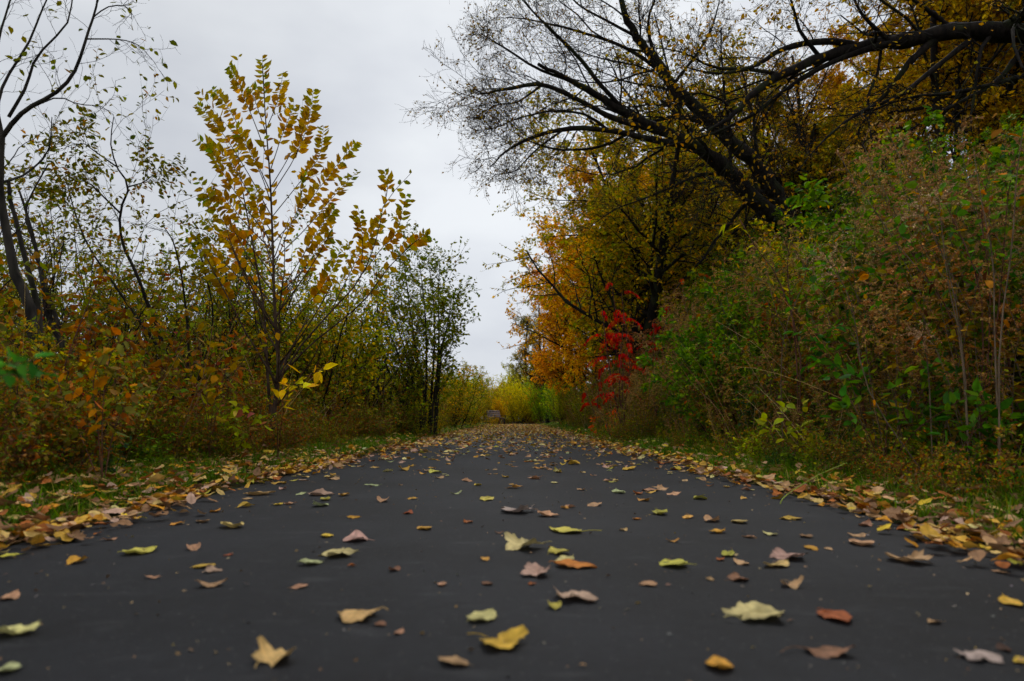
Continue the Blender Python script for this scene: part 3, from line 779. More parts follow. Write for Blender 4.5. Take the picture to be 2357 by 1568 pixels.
scatter_row(-1, 7.5, 12, 46, 1.6, [kk(K_bk, 3, 1.3), kk(K_ys, 2, 1.25)], .5)
# keep the placed sapling and sumac clear
BLOCK = []
placed = 0
BRIEF = {'goldenrod': 'dry brown goldenrod with feathery tan heads', 'honeysuckle_shrub': 'dense green honeysuckle shrub', 'bramble': 'tangled brown and green bramble', 'leafy_herb': 'leafy green herb',
         'yellow_green_shrub': 'yellow green shrub', 'buckthorn': 'olive leaved buckthorn', 'dogwood': 'rust and green dogwood'}
KEPT = []
HT = {}
for k_ in (K_gr, K_gh, K_br, K_hb, K_ys, K_bk, K_dw):
    hh = []
    for v in k_[1]:
        me = v[-1][1]; c_ = np.empty(len(me.vertices) * 3, np.float32); me.vertices.foreach_get('co', c_); hh.append(np.percentile(c_[2::3], 97))
    HT[k_[0]] = float(np.mean(hh))
SKY_R = ([1240, 1300, 1450, 1560, 1610, 1700, 1815, 1900, 2100, 2357, 2700], [960, 915, 810, 735, 655, 600, 525, 440, 400, 275, 150])
SKY_L = ([-300, 0, 300, 560, 700, 880, 930, 1000, 1060, 1110, 1135], [540, 520, 530, 550, 640, 640, 760, 830, 850, 905, 950])
for side, off, yy, e in PL:
    p = pxof(e[2][0], yy, e[2][2] + .8 * e[4])
    hz = HT[e[0]]; pt = pxof(e[2][0], yy, e[2][2] + hz * e[4])
    lim = np.interp(pt[0], SKY_R[0], SKY_R[1]) if side > 0 else np.interp(pt[0], SKY_L[0], SKY_L[1])
    lim += rng.normal() * (30 if side > 0 else 36)
    if pt[1] < lim:
        s_ = (W(pt[0], lim, yy)[2] - e[2][2]) / hz
        if s_ < .3: continue
        e = e[:4] + (min(s_, e[4]),) + e[5:]
    if p[0] < -260 or p[0] > 2620 or yy < 1.5: continue
    if side > 0 and math.hypot(e[2][0], yy) < 2.9: continue
    if side < 0 and math.hypot(e[2][0], yy) < 2.75: continue
    KEPT.append((side, off, yy, e, p))
by = {}
for k in KEPT:
    side, off, yy, e, p = k
    dist = 'nearest the camera' if yy < 4.5 else 'close by' if yy < 8 else 'mid distance' if yy < 16 else 'far along' if yy < 28 else 'by the bend'
    sd = 'on right bank' if side > 0 else 'in left thicket'
    rw = 'at grass edge' if off < 2.7 else 'front row' if off < 3.1 else 'second row' if off < 3.7 else 'inner row' if off < 5.4 else 'back row'
    by.setdefault((e[0], sd, dist, rw), []).append(k)
for (nm, sd, dist, rw), ks in by.items():
    ks.sort(key=lambda k: k[2])
    for q, (side, off, yy, e, p) in enumerate(ks):
        n_ = len(ks)
        pos_ = '' if n_ == 1 else ('nearer one' if q == 0 else 'farther one') if n_ == 2 else 'nearest of these' if q == 0 else 'farthest of these' if q == n_ - 1 else 'among these'
        lab = f"{BRIEF[nm]} {sd}, {rw}, {dist}" + (f", {pos_}" if pos_ else '')
        lab = ' '.join(lab.split()[:16])
        place(e[0], e[1], e[2], e[3], e[4], e[5], lab, e[7], f"{nm.replace('_', ' ')} plants {sd}, {rw}, {dist}", tilt=rng.normal() * .06)
        placed += 1
print('placed plants', placed, time.time() - T0)

# ---------- undergrowth leaf layer on the bank (stuff) -----------------------
def undergrowth():
    a = Acc(); n = 90000
    y = 1.5 + 46 * rng.random(n) ** 1.7
    side = np.where(rng.random(n) < .62, 1, -1)
    off = HALF + .85 + np.where(side > 0, 14, 4.5) * rng.random(n) ** 1.5
    x = xc(y) + side * off
    z = ground(x, y) + (.28 * rng.random(n) ** 1.5) * sstep(off, 2.2, 3.2)
    pat = np.sin(x * 2.3 + y * .7) * np.sin(y * 1.9 - x) + .5 * rng.normal(size=n)
    c1 = pal(n, [G1, G3, G4, G2], [3, 2, 2, 2]); c2 = pal(n, [BR, DB, (.17, .10, .05), RU], [3, 3, 2, .8])
    c = np.where((pat > .1 * side)[:, None], c1, c2)
    th = rng.random(n) * 2 * PI
    d = np.stack([np.cos(th), np.sin(th), rng.normal(size=n) * .6], 1)
    leaves(a, np.stack([x, y, z], 1), d, (.03 + .045 * rng.random(n)) * (1 + y * .012), c, 'kite', roll=.8)
    tag(link('undergrowth', a.mesh('undergrowth', M['leaf'])), 'matted green and brown ground leaves under the shrubs on both banks', 'undergrowth', kind='stuff')
undergrowth()

def straw():
    n = 520
    y = 4.6 + 26 * rng.random(n) ** 1.5; side = np.where(rng.random(n) < .5, 1, -1); off = HALF + .75 + 2.6 * rng.random(n) ** 1.2
    x = xc(y) + side * off; z = ground(x, y)
    K = 8; P = np.zeros((n, K, 3)); P[:, 0] = np.stack([x, y, z], 1)
    d = nrm(np.stack([rng.normal(size=n) * .35 - side * .2, rng.normal(size=n) * .35, np.ones(n)], 1)); Lh = .5 + 1.1 * rng.random(n)
    for j in range(1, K):
        d = nrm(d + rng.normal(size=(n, 3)) * .07 + np.array([0, 0, -.06])); P[:, j] = P[:, j - 1] + d * (Lh / (K - 1))[:, None]
    R = (.0022 + .0002 * y + .0015 * rng.random(n))[:, None] * np.linspace(1, .35, K)[None]
    V, F = tubes(P, R, 3); a = Acc(); a.add(V, F, np.repeat(pal(n, [(.26, .18, .10), (.34, .27, .15), (.16, .09, .05)], None), K * 3, 0))
    tag(link('dry_stems', a.mesh('dry_stems', M['dry'])), 'thin pale dry stems poking up through the weeds on both banks', 'dry stems', kind='stuff')
straw()

# ---------- trees ------------------------------------------------------------
def tree(name, label, prs, levels, leafspec, bark, loc=(0, 0, 0), cat_='tree', group=None, S0=9, leafmat='leaf', extra=None):
    """prs: explicit limbs in world space; levels: list of grow kwargs"""
    base = np.array(loc)
    P, R = prs if isinstance(prs, tuple) else (None, None)
    a = Acc(); L = Acc(); b = a
    sets = []
    if P is None:
        for p, r in prs: a.add(*tubes(p - base, r, S0))
        cur = None
        Ks = {}
        sets = [(p - base, r) for p, r in prs]
    else:
        a.add(*tubes(P - base, R, S0)); sets = [(P - base, R)]
    allp = sets
    for li, kw in enumerate(levels):
        nxt = []
        for p, r in allp:
            nxt.append(grow(p, r, **kw))
        k = nxt[0][0].shape[1]
        P1 = np.concatenate([q[0] for q in nxt]); R1 = np.concatenate([q[1] for q in nxt])
        (a if li == 0 else b).add(*tubes(P1, R1, 5 if li == 0 else 3))
        allp = [(P1, R1)]
    if leafspec:
        for ls in leafspec: leaves_on(L, allp[0][0], **ls)
    o = bpy.data.objects.new(name, None); COL.objects.link(o); o.location = base; tag(o, label, cat_, group)
    parts = [('trunk', a.mesh(name + '_trunk', M[bark], True))]
    if L.n: parts.append(('crown', L.mesh(name + '_crown', M[leafmat])))
    for pn, me in parts:
        c = bpy.data.objects.new(pn, me); COL.objects.link(c); c.parent = o
    return o, parts

rng = np.random.default_rng(101)
# --- J: the two leaning trunks on the bank, arching over the path
bs = W(1835, 560, 16.2)
bse = np.array([bs[0] + .6, bs[1], gz(bs[0] + .6, bs[1]) - .2])
def LM(pts, r0, r1, K=14): 
    p = np.array([q if isinstance(q, np.ndarray) else W(*q) for q in pts]); c = catmull(p, K); 
    if r0 > .05: K = K * 2; c = catmull(p, K)
    c[2:] += rng.normal(size=(K - 2, 3)) * r1 * (.35 if r0 <= .05 else .5)
    rr_ = np.linspace(r0, r1, K) * (1 + (rng.normal(size=K) * .07 if r0 > .05 else 0))
    return c[None], rr_[None]
A = LM([bse, bs, W(1812,500,16), W(1775,430,15.8), W(1715,355,15.4), W(1640,290,15), W(1590,235,14.5), W(1545,200,14.2), W(1510,140,14), W(1465,85,13.8), W(1425,0,13.5), W(1395,-90,13.2)], .25, .045, 22)
B = LM([bse + [.15, -.2, 0], W(1822,545,15.8), W(1795,512,15.7), W(1735,462,15.4), W(1680,398,15), W(1600,338,14.5), W(1530,305,14.2), W(1455,270,13.8), W(1385,225,13.5), W(1310,185,13), W(1240,150,12.6)], .27, .03, 20)
JL = [
 ([(1600,338,14.5),(1500,322,14),(1400,300,13.6),(1300,297,13.2),(1220,318,12.8),(1150,350,12.4),(1085,385,12)], .10, .012),
 ([(1530,305,14.2),(1420,275,13.6),(1340,235,13.2),(1250,195,12.6),(1150,205,12.2),(1060,215,12),(1000,195,11.8)], .09, .010),
 ([(1455,270,13.8),(1390,205,13.4),(1330,130,13.1),(1270,70,12.8),(1220,20,12.5),(1175,-30,12.3)], .07, .010),
 ([(1590,235,14.5),(1520,165,14.2),(1440,110,14),(1340,75,13.6),(1240,50,13.2),(1160,40,13)], .07, .010),
 ([(1510,140,14),(1492,60,13.8),(1515,-30,13.5)], .06, .02),
 ([(1640,290,15),(1560,270,14.7),(1480,290,14.4),(1390,335,14),(1300,345,13.6),(1230,330,13.2),(1170,300,13)], .07, .010),
 ([(1310,185,13),(1240,160,12.7),(1160,115,12.4),(1100,95,12.2),(1040,75,12)], .04, .008),
 ([(1690,405,15.2),(1620,400,15),(1560,425,14.8),(1490,455,14.6),(1420,480,14.4),(1360,520,14.2)], .05, .010),
 ([(1735,462,15.4),(1700,440,15.1),(1640,445,14.9),(1560,470,14.7)], .035, .008),
 ([(1545,200,14.2),(1600,130,14),(1640,60,13.8),(1660,-20,13.6)], .05, .012),
 ([(1300,297,13.2),(1240,340,12.9),(1190,390,12.6),(1150,400,12.4)], .03, .007),
 ([(1465,85,13.8),(1400,50,13.5),(1330,10,13.2),(1290,-40,13)], .045, .010),
 ([(1250,195,12.6),(1190,235,12.4),(1130,240,12.2),(1090,245,12)], .03, .007),
 ([(1400,300,13.6),(1350,265,13.4),(1280,255,13.1),(1200,270,12.8),(1130,290,12.5),(1070,300,12.3)], .04, .007),
 ([(1640,290,15),(1700,250,15.3),(1760,190,15.5),(1800,120,15.7)], .06, .012),
]
JP = [A, B] + [LM([W(q[0] if q[0] > 1180 else 1180 + (q[0] - 1180) * .55, q[1], q[2]) for q in p], r0 * .8, r1 * .8, 10) for p, r0, r1 in JL]
jb = (float(bse[0]), float(bse[1]), float(bse[2]))
tree('leaning_tree', 'dark bare tree with two trunks leaning from the bank over the path', JP,
     [dict(n=14, t0=.25, t1=1, ang=.75, lr=.30, K=8, up=.1, wig=.15, rr=.28, lmin=.6, taper=.35, rmin=.006),
      dict(n=10, t0=.12, t1=1, ang=.75, lr=.5, K=6, up=.18, wig=.17, rr=.5, lmin=.28, taper=.4, rmin=.004),
      dict(n=5, t0=.2, t1=1, ang=.7, lr=.55, K=4, up=.25, wig=.18, rr=.7, lmin=.14, taper=.4, rmin=.003)],
     [dict(m=1, size=.05, colfn=P_([(.22, .12, .03), (.26, .18, .03), BR], [2, 2, 2]), keep=.5, t0=.5)], 'bark_dark', jb)
print('J', time.time() - T0)

rng = np.random.default_rng(102)
# --- K: massive limb reaching in from the upper right
kb = np.array([11.9, 11.6, gz(11.9, 11.6) - .2])
KM = LM([kb, kb + [-.5, 0, 1.6], W(2480, 95, 11.4), W(2357, 78, 11.2), W(2200, 72, 11), W(2090, 92, 11), W(1990, 108, 11), W(1890, 135, 10.8), W(1800, 172, 10.5), W(1735, 215, 10.3), W(1690, 262, 10.1), W(1630, 300, 9.9)], .215, .018, 22)
KL = [
 ([(2090,92,11),(1990,115,10.9),(1900,150,10.8),(1810,205,10.7),(1740,260,10.6),(1660,300,10.5),(1560,332,10.4),(1480,345,10.3)], .08, .010),
 ([(2300,75,11.1),(2357,30,10.8),(2420,-10,10.5)], .13, .08),
 ([(1990,108,11),(1900,95,10.8),(1810,110,10.6),(1740,150,10.3),(1650,170,10.1),(1560,150,10)], .09, .010),
 ([(1800,172,10.5),(1720,160,10.3),(1640,155,10.1),(1570,120,9.9),(1500,110,9.8)], .05, .008),
 ([(2150,90,11),(2090,150,11),(2040,215,11.2),(1990,270,11.3),(1965,340,11.4)], .09, .015),
 ([(2250,80,11.1),(2160,150,11),(2080,215,10.9),(1980,260,10.8),(1900,320,10.7),(1830,400,10.6)], .07, .010),
 ([(2357,110,11.2),(2290,190,11.3),(2200,240,11.3),(2110,290,11.3),(2010,370,11.2)], .07, .010),
 ([(2400,160,11.4),(2300,190,11.3),(2190,215,11.2),(2090,225,11.1),(1990,260,11),(1900,270,10.9)], .06, .008),
 ([(2050,98,11),(1990,40,10.7),(1950,-30,10.4)], .06, .012),
 ([(2200,72,11),(2130,20,10.8),(2060,-30,10.5)], .07, .015),
 ([(1890,135,10.8),(1840,70,10.5),(1820,0,10.3),(1780,-40,10.1)], .05, .009),
 ([(1690,262,10.1),(1660,230,10),(1600,215,9.9),(1540,230,9.8)], .035, .007),
]
KP = [KM] + [LM([W(*q) for q in p], r0 * .75, r1 * .8, 10) for p, r0, r1 in KL]
tree('overhanging_tree', 'black barked tree whose thick limb reaches in from the upper right', KP,
     [dict(n=14, t0=.25, t1=1, ang=.8, lr=.34, K=8, up=.0, wig=.16, rr=.25, lmin=.8, taper=.35, rmin=.006),
      dict(n=9, t0=.2, t1=1, ang=.75, lr=.5, K=6, up=.1, wig=.18, rr=.5, lmin=.25, taper=.4, rmin=.0035),
      dict(n=4, t0=.2, t1=1, ang=.75, lr=.55, K=4, up=.1, wig=.18, rr=.7, lmin=.12, taper=.4, rmin=.003)],
     [dict(m=1, size=.075, colfn=P_([(.30, .20, .02), (.38, .22, .025), (.20, .17, .02)], [3, 2, 2]), keep=.42, t0=.4, droop=.8)], 'bark_dark', tuple(float(v) for v in kb))
print('K', time.time() - T0)

rng = np.random.default_rng(103)
# --- generic deciduous trees (shared variants) for the wood
def wood_tree(h, spread, cf, leaf=.11, n1=16, n2=13, n3=7, m=5, tr=.16, keep=.8, t0=.22, forks=1, tpl='kite', up1=.35, lr1=.42, droopy=0, drop=.5):
    P, R = stems(.12, forks, h * .92, .15 if forks == 1 else .25, K=12, r=tr, wig=.05, up=.3)
    P[:, 0, 2] -= .6
    a = Acc(); b = Acc(); L = Acc()
    a.add(*tubes(P, R, 8))
    P1, R1 = grow(P, R, n1, t0, 1, 1.05, lr1 * spread, 8, up1, .11, rr=.5, lmin=h * .12, taper=.62)
    a.add(*tubes(P1, R1, 5))
    P2, R2 = grow(P1, R1, n2, .15, 1, .8, .45, 6, .1 - droopy, .16, lmin=h * .05, taper=.4, rmin=.006)
    b.add(*tubes(P2, R2, 3))
    P3, R3 = grow(P2, R2, n3, .1, 1, .8, .5, 4, -droopy, .18, lmin=h * .025, rmin=.004)
    b.add(*tubes(P3, R3, 3))
    leaves_on(L, P3, m, leaf, cf, tpl, keep=keep, droop=drop)
    leaves_on(L, P2, m, leaf, cf, tpl, keep=keep, droop=drop)
    return [('trunk', a.mesh('tree_trunk', M['bark_dark'], True)), ('twigs', b.mesh('tree_twigs', M['bark_dark'])), ('crown', L.mesh('tree_crown', M['leaf']))]
def shade_mix(cols, w, h):
    f = P_(cols, w, .28)
    return f
MY = [wood_tree(9, 1, P_([(.50, .29, .018), (.42, .20, .013), (.32, .23, .018), (.22, .07, .012)], [5, 2.6, 2.6, .5]), .15, 20, 14, 8, 7, forks=2, drop=.7, t0=.18) for _ in range(2)]
MO = [wood_tree(9, 1, P_([(.10, .115, .014), (.17, .165, .017), (.28, .20, .02), (.36, .20, .02)], [3.4, 3.5, 2.8, 1.8]), .11, 19, 14, 7, 7, forks=2, drop=.6, t0=.2) for _ in range(2)]
MS = [wood_tree(10, .9, P_([(.26, .13, .02), (.32, .18, .02), (.18, .12, .02)], [3, 3, 2]), .09, 16, 12, 7, 3, keep=.6, forks=2, drop=.4) for _ in range(2)]
MF = [wood_tree(10, .8, P_([(.20, .19, .05), (.26, .22, .06), (.14, .15, .05)], [3, 2, 3]), .14, 18, 12, 6, 6, keep=.85, forks=1, droopy=.5, drop=.6)]
print('wood', time.time() - T0)
def put_tree(nm, vs, x, y, sc, label, tint=(1, 1, 1), rz=None, group=None, cat_='tree'):
    return place(nm, vs[int(rng.integers(len(vs)))], (x, y, gz(x, y) - .1), rng.random() * 6.28 if rz is None else rz, sc, tint, label, cat_, group)
def tx(px, y): return W(px, 900, y)[0]
put_tree('maple_tree', MY, tx(1372, 26), 26, .78, 'golden orange maple hanging over the right edge of the path behind the red sumac', (1.25, 1.2, 1))
put_tree('maple_tree', MY, tx(1335, 34), 34, .88, 'smaller golden maple left behind the first golden maple', (1.2, 1.1, 1))
put_tree('maple_tree', MY, tx(1445, 31), 31, 1.15, 'taller golden maple right behind the first golden maple', (1.1, 1.1, 1))
put_tree('olive_leaved_tree', MO, tx(1440, 18.5), 18.5, 1.04, 'olive green and yellow tree with dark trunk directly behind the sumac', (1.5, 1.5, 1.2))
put_tree('olive_leaved_tree', MO, tx(1530, 22), 22, 1.02, 'dark olive tree beside the leaning trunks, second from the sumac', (1.4, 1.25, 1.1))
put_tree('bronze_tree', MS, tx(1262, 44), 44, .85, 'bronze brown thin leaved tree left of the golden maples', (1.0, .9, .9))
put_tree('bronze_tree', MY, tx(1275, 52), 52, .8, 'dull amber tree left of the golden maples, behind the bronze one', (.9, .8, .9))
put_tree('pale_green_tree', MF, tx(1205, 60), 60, 1.05, 'pale grey green drooping tree standing farthest along the right side')
put_tree('bronze_tree', MS, tx(1148, 90), 90, .55, 'tiny bare brown tree seen at the end of the path', (.7, .6, .9))
put_tree('bronze_tree', MS, tx(1175, 100), 100, .75, 'distant bare brown tree right of the path end', (.7, .6, .9))
rng = np.random.default_rng(104)
# hillside wood
k_ = 0
adj = ['golden yellow', 'olive yellow', 'russet thin leaved', 'amber']
for (x, y, sc, kd) in [(9.5, 21, .95, 'MO'), (12.5, 19, 1.0, 'MY'), (11.5, 25, 1.1, 'MS'), (16, 21, 1.1, 'MY'), (14.5, 27, 1.1, 'MO'), (19, 18, 1.0, 'MO'), (20, 25, 1.2, 'MY'), (9, 30, 1.1, 'MS'),
                       (24, 22, 1.1, 'MS'), (23, 30, 1.2, 'MO'), (17.5, 34, 1.2, 'MY'), (12, 36, 1.1, 'MO'), (17.2, 14.5, .9, 'MY'), (22, 15.5, 1.0, 'MO'), (28, 27, 1.2, 'MY'), (14.8, 16.5, .85, 'MO'), (7.4, 38, 1.0, 'MY'), (7.6, 26, .95, 'MS'), (9.6, 33, 1.15, 'MY'), (8.9, 24.5, .9, 'MO'), (10.8, 29, 1.1, 'MS'), (6.6, 32, 1.0, 'MO'), (9.4, 20, .8, 'MS'), (30, 22, 1.2, 'MO')]:
    vs = {'MO': MO, 'MY': MY, 'MS': MS}[kd]
    t = {'MO': (1.15, 1.0, .9), 'MY': (.80, .74, .8), 'MS': (1.1, 1.1, .9)}[kd]
    t = tuple(np.array(t) * math.exp(rng.normal() * .12))
    w_ = {'MO': 'dark olive and yellow', 'MY': 'muted golden', 'MS': 'thin russet'}[kd]
    p = pxof(x, y, 6)
    put_tree('hillside_tree', vs, x, y, sc, f"{w_} tree on the bank {'at the right edge' if p[0] > 2100 else 'under the thick limb' if p[0] > 1850 else 'behind the leaning trunks' if p[0] > 1500 else 'above the golden maples'}, {'nearer' if y < 23 else 'back'} row", t, group='trees of the wood on the right bank')
print('trees placed', time.time() - T0)

rng = np.random.default_rng(105)
# --- D: the orange-brown elm sapling left of centre
eb = W(622, 1040, 6.5); eb = np.array([eb[0], 6.5, gz(eb[0], 6.5)])
def E(px, py, dy=0): return W(px, py, 6.5 + dy)
ET = [LM([eb - [0, 0, .1], E(632, 940), E(641, 850), E(636, 760), E(632, 690), E(628, 560), E(622, 420), E(612, 280), E(604, 150)], .026, .003, 20),
      LM([eb + [.05, .05, -.1], E(618, 900, .1), E(612, 780, .1), E(606, 700, .15), E(592, 620, .2), E(570, 500, .25), E(552, 400, .3), E(548, 330, .3)], .017, .003, 14),
      LM([E(641, 880), E(690, 800, -.1), E(760, 720, -.2), E(830, 640, -.3), E(870, 540, -.4), E(885, 470, -.4), E(945, 400, -.4)], .010, .002, 12),
      LM([E(641, 870), E(720, 790, -.2), E(830, 700, -.4), E(900, 610, -.5), E(975, 540, -.6)], .010, .002, 12)]
EB = [  # side shoots (start, bend, tip) on the upper crown
 ((628,560),(560,470),(515,400),(480,330)), ((626,500),(560,380),(500,290),(455,240)), ((622,440),(570,330),(520,240),(488,205)), ((618,370),(585,280),(550,200),(528,152)),
 ((610,260),(608,200),(604,135)), ((612,300),(640,230),(652,165)), ((620,400),(650,310),(680,240)), ((624,450),(680,360),(710,280),(722,205)), ((626,500),(690,420),(735,360),(745,290)),
 ((628,560),(700,480),(760,400),(818,330)), ((630,600),(710,520),(770,450),(822,395)), ((628,540),(570,440),(520,360),(452,320)), ((630,580),(560,510),(510,450),(460,465)), ((632,640),(570,560),(520,520),(455,410)),
 ((632,690),(690,600),(740,520),(770,480)), ((632,700),(700,620),(740,560),(765,545)), ((606,700),(550,640),(500,590),(420,530)), ((612,760),(540,690),(500,640),(430,560)), ((630,620),(660,540),(690,470),(700,400)),
 ((830,640),(835,560),(825,480)), ((835,630),(880,570),(910,540),(935,450)), ((760,720),(800,640),(840,560),(880,500)), ((606,690),(560,620),(530,560),(465,505)), ((641,780),(710,700),(750,650),(790,560)),
 ((885,470),(892,430),(885,395)), ((900,610),(950,560),(985,540)), ((625,470),(600,400),(570,340),(540,290)), ((624,430),(660,370),(690,310),(700,250)), ((614,310),(590,240),(575,200)), ((630,590),(600,500),(585,430))]
ES = []
for q in EB:
    dd = rng.normal() * .35
    pts = [E(a[0], a[1], dd * i / 3) for i, a in enumerate(q)]
    ES.append(LM(pts, .0055, .0014, 9))
a = Acc(); Lf = Acc()
for p, r in ET: a.add(*tubes(p - eb, r, 8))
for p, r in ES: a.add(*tubes(p - eb, r, 4))
ESP = np.concatenate([p for p, r in ES] ) - eb; ESR = np.concatenate([r for p, r in ES])
P2, R2 = grow(ESP, ESR, 1, .2, .8, .55, .45, 7, .3, .06, lmin=.16, rmin=.0012)
a.add(*tubes(P2, R2, 3))
def elmcol(n, pos, t):
    c0 = pal(n, [(.36, .19, .015), (.30, .13, .015), (.36, .22, .018), (.22, .13, .02)], [4, 3.4, 2.4, 1.8], .26)
    c1 = pal(n, [(.13, .17, .018), (.22, .21, .02), (.08, .12, .018)], [3, 2, 1], .2)
    f = np.clip((t - .62) * 3.4, 0, 1)[:, None] * (.35 + .75 * rng.random((n, 1)))
    return c0 * (1 - np.clip(f, 0, 1)) + c1 * np.clip(f, 0, 1)
def distich(acc, P, spacing, size, colfn, t0=.12, keep=.92):
    """leaves in two ranks along each shoot"""
    for i in range(len(P)):
        p = P[i]; seg = np.linalg.norm(np.diff(p, axis=0), axis=1); Ln = seg.sum()
        n = max(3, int(Ln / spacing)); t = np.linspace(t0, 1, n); t = t[rng.random(n) < keep]; n = len(t)
        if n == 0: continue
        f = np.clip(t, 0, .999) * (len(p) - 1); k = f.astype(int)
        pos = p[k] * (1 - (f - k)[:, None]) + p[k + 1] * (f - k)[:, None]
        tan = nrm(p[k + 1] - p[k])
        sidev = nrm(np.cross(tan, np.array([.15, 1, .25]) + rng.normal(size=3) * .25))
        sg = np.where(np.arange(n) % 2 == 0, 1, -1)[:, None]
        d = tan * .75 + sidev * sg * (.7 + .3 * rng.random((n, 1))) - np.array([0, 0, .28]) + rng.normal(size=(n, 3)) * .16
        up = np.cross(sidev, tan) * 1.0 + rng.normal(size=(n, 3)) * .45
        sz = size * (.75 + .45 * rng.random(n)) * (1 - .35 * np.clip(t - .85, 0, 1) * 6)
        leaves(acc, pos, d, sz, colfn(n, pos, t), 'ovate', up=up)
distich(Lf, ESP, .031, .098, elmcol, t0=.36, keep=.8); distich(Lf, P2, .036, .088, elmcol, keep=.5)
up_ = [ET[0][0][:, 11:] - eb, ET[1][0][:, 7:] - eb, ET[2][0][:, 5:] - eb, ET[3][0][:, 5:] - eb]
for q in up_: distich(Lf, q, .05, .085, elmcol)
# bare lower twigs and lower leaves
P3, R3 = grow(ET[0][0] - eb, ET[0][1], 22, .12, .6, .7, .28, 8, .5, .05, lmin=.4, rmin=.0013)
a.add(*tubes(P3, R3, 3)); distich(Lf, P3[rng.random(len(P3)) < .5], .08, .075, lambda n, p, t: pal(n, [(.42, .20, .03), (.5, .30, .03), (.26, .10, .03)], None, .2), t0=.5, keep=.6)
o = bpy.data.objects.new('elm_sapling', None); COL.objects.link(o); o.location = eb
tag(o, 'slender sapling with orange brown leaves and green tips left of the path', 'sapling')
link('trunk', a.mesh('elm_trunk', M['bark_brown'], True), o); link('crown', Lf.mesh('elm_crown', M['leaf']), o)

rng = np.random.default_rng(106)
# --- A: near tree at the left edge
ab = W(105, 1010, 4.6); ab = np.array([ab[0], 4.6, gz(ab[0], 4.6) - .1])
def A_(px, py, dy=0): return W(px, py, 4.6 + dy)
AT = [LM([ab, A_(100, 900), A_(88, 800), A_(62, 690), A_(30, 610), A_(8, 500), A_(2, 400), A_(6, 315)], .042, .020, 16),
      LM([ab + [.12, .1, 0], A_(108, 880, .2), A_(95, 790, .25), A_(85, 700, .3), A_(60, 600, .3), A_(35, 500, .3), A_(20, 420, .3)], .03, .012, 12),
      LM([A_(6, 315), A_(45, 265), A_(95, 235), A_(145, 200), A_(178, 150), A_(198, 90), A_(215, 40), A_(228, -20)], .017, .006, 14),
      LM([A_(6, 320), A_(-5, 260), A_(10, 190), A_(60, 110), A_(95, 30), A_(120, -30)], .013, .004, 12),
      LM([A_(6, 315), A_(-8, 240), A_(-12, 150), A_(5, 60), A_(30, -20)], .014, .005, 12),
      LM([A_(20, 270, .1), A_(60, 200, .1), A_(85, 130, .1), A_(150, 60, .1), A_(170, -20, .1)], .012, .004, 10),
      LM([A_(198, 90), A_(230, 90), A_(280, 92), A_(320, 105), A_(350, 138)], .006, .002, 10),
      LM([A_(215, 40), A_(245, 18), A_(280, 12), A_(300, 25), A_(303, 45)], .005, .002, 8),
      LM([A_(60, 255), A_(130, 225), A_(180, 240), A_(230, 245), A_(262, 265)], .006, .0015, 10),
      LM([A_(5, 420), A_(60, 400, .2), A_(110, 350, .3), A_(120, 270, .3)], .010, .003, 8)]
olc = P_([(.11, .11, .02), (.16, .14, .025), (.05, .07, .015), (.26, .14, .03)], [4, 2, 2, 1])
tree('edge_tree', 'near tree with forked trunk at the left edge, sparse olive leaves', AT,
     [dict(n=7, t0=.3, t1=1, ang=.8, lr=.26, K=8, up=.1, wig=.17, rr=.2, lmin=.22, taper=.3, rmin=.002),
      dict(n=5, t0=.2, t1=1, ang=.9, lr=.45, K=5, up=.1, wig=.2, rr=.6, lmin=.07, taper=.3, rmin=.0013)],
     [dict(m=1, size=.05, colfn=olc, keep=.42, t0=.5, droop=.9)], 'bark_grey', tuple(float(v) for v in ab))
# pale stems beside it
gb = W(165, 960, 5.6); gb = np.array([gb[0], 5.6, gz(gb[0], 5.6) - .1])
def B_(px, py, dy=0): return W(px, py, 5.6 + dy)
tree('grey_stemmed_tree', 'thin pale grey curving stems with small green leaves beside the left edge tree',
     [LM([gb, B_(158, 860), B_(140, 780), B_(115, 740), B_(95, 640), B_(70, 520), B_(45, 440)], .035, .008, 14),
      LM([gb, B_(150, 820), B_(105, 660), B_(78, 560), B_(60, 480), B_(110, 380)], .022, .005, 12)],
     [dict(n=12, t0=.3, t1=1, ang=.8, lr=.38, K=8, up=.1, wig=.15, rr=.25, lmin=.35, taper=.3, rmin=.0025),
      dict(n=8, t0=.2, t1=1, ang=.9, lr=.45, K=5, up=.1, wig=.2, rr=.6, lmin=.12, taper=.3, rmin=.0016)],
     [dict(m=4, size=.055, colfn=olc, keep=.7, t0=.2, droop=.8)], 'bark_grey', tuple(float(v) for v in gb))
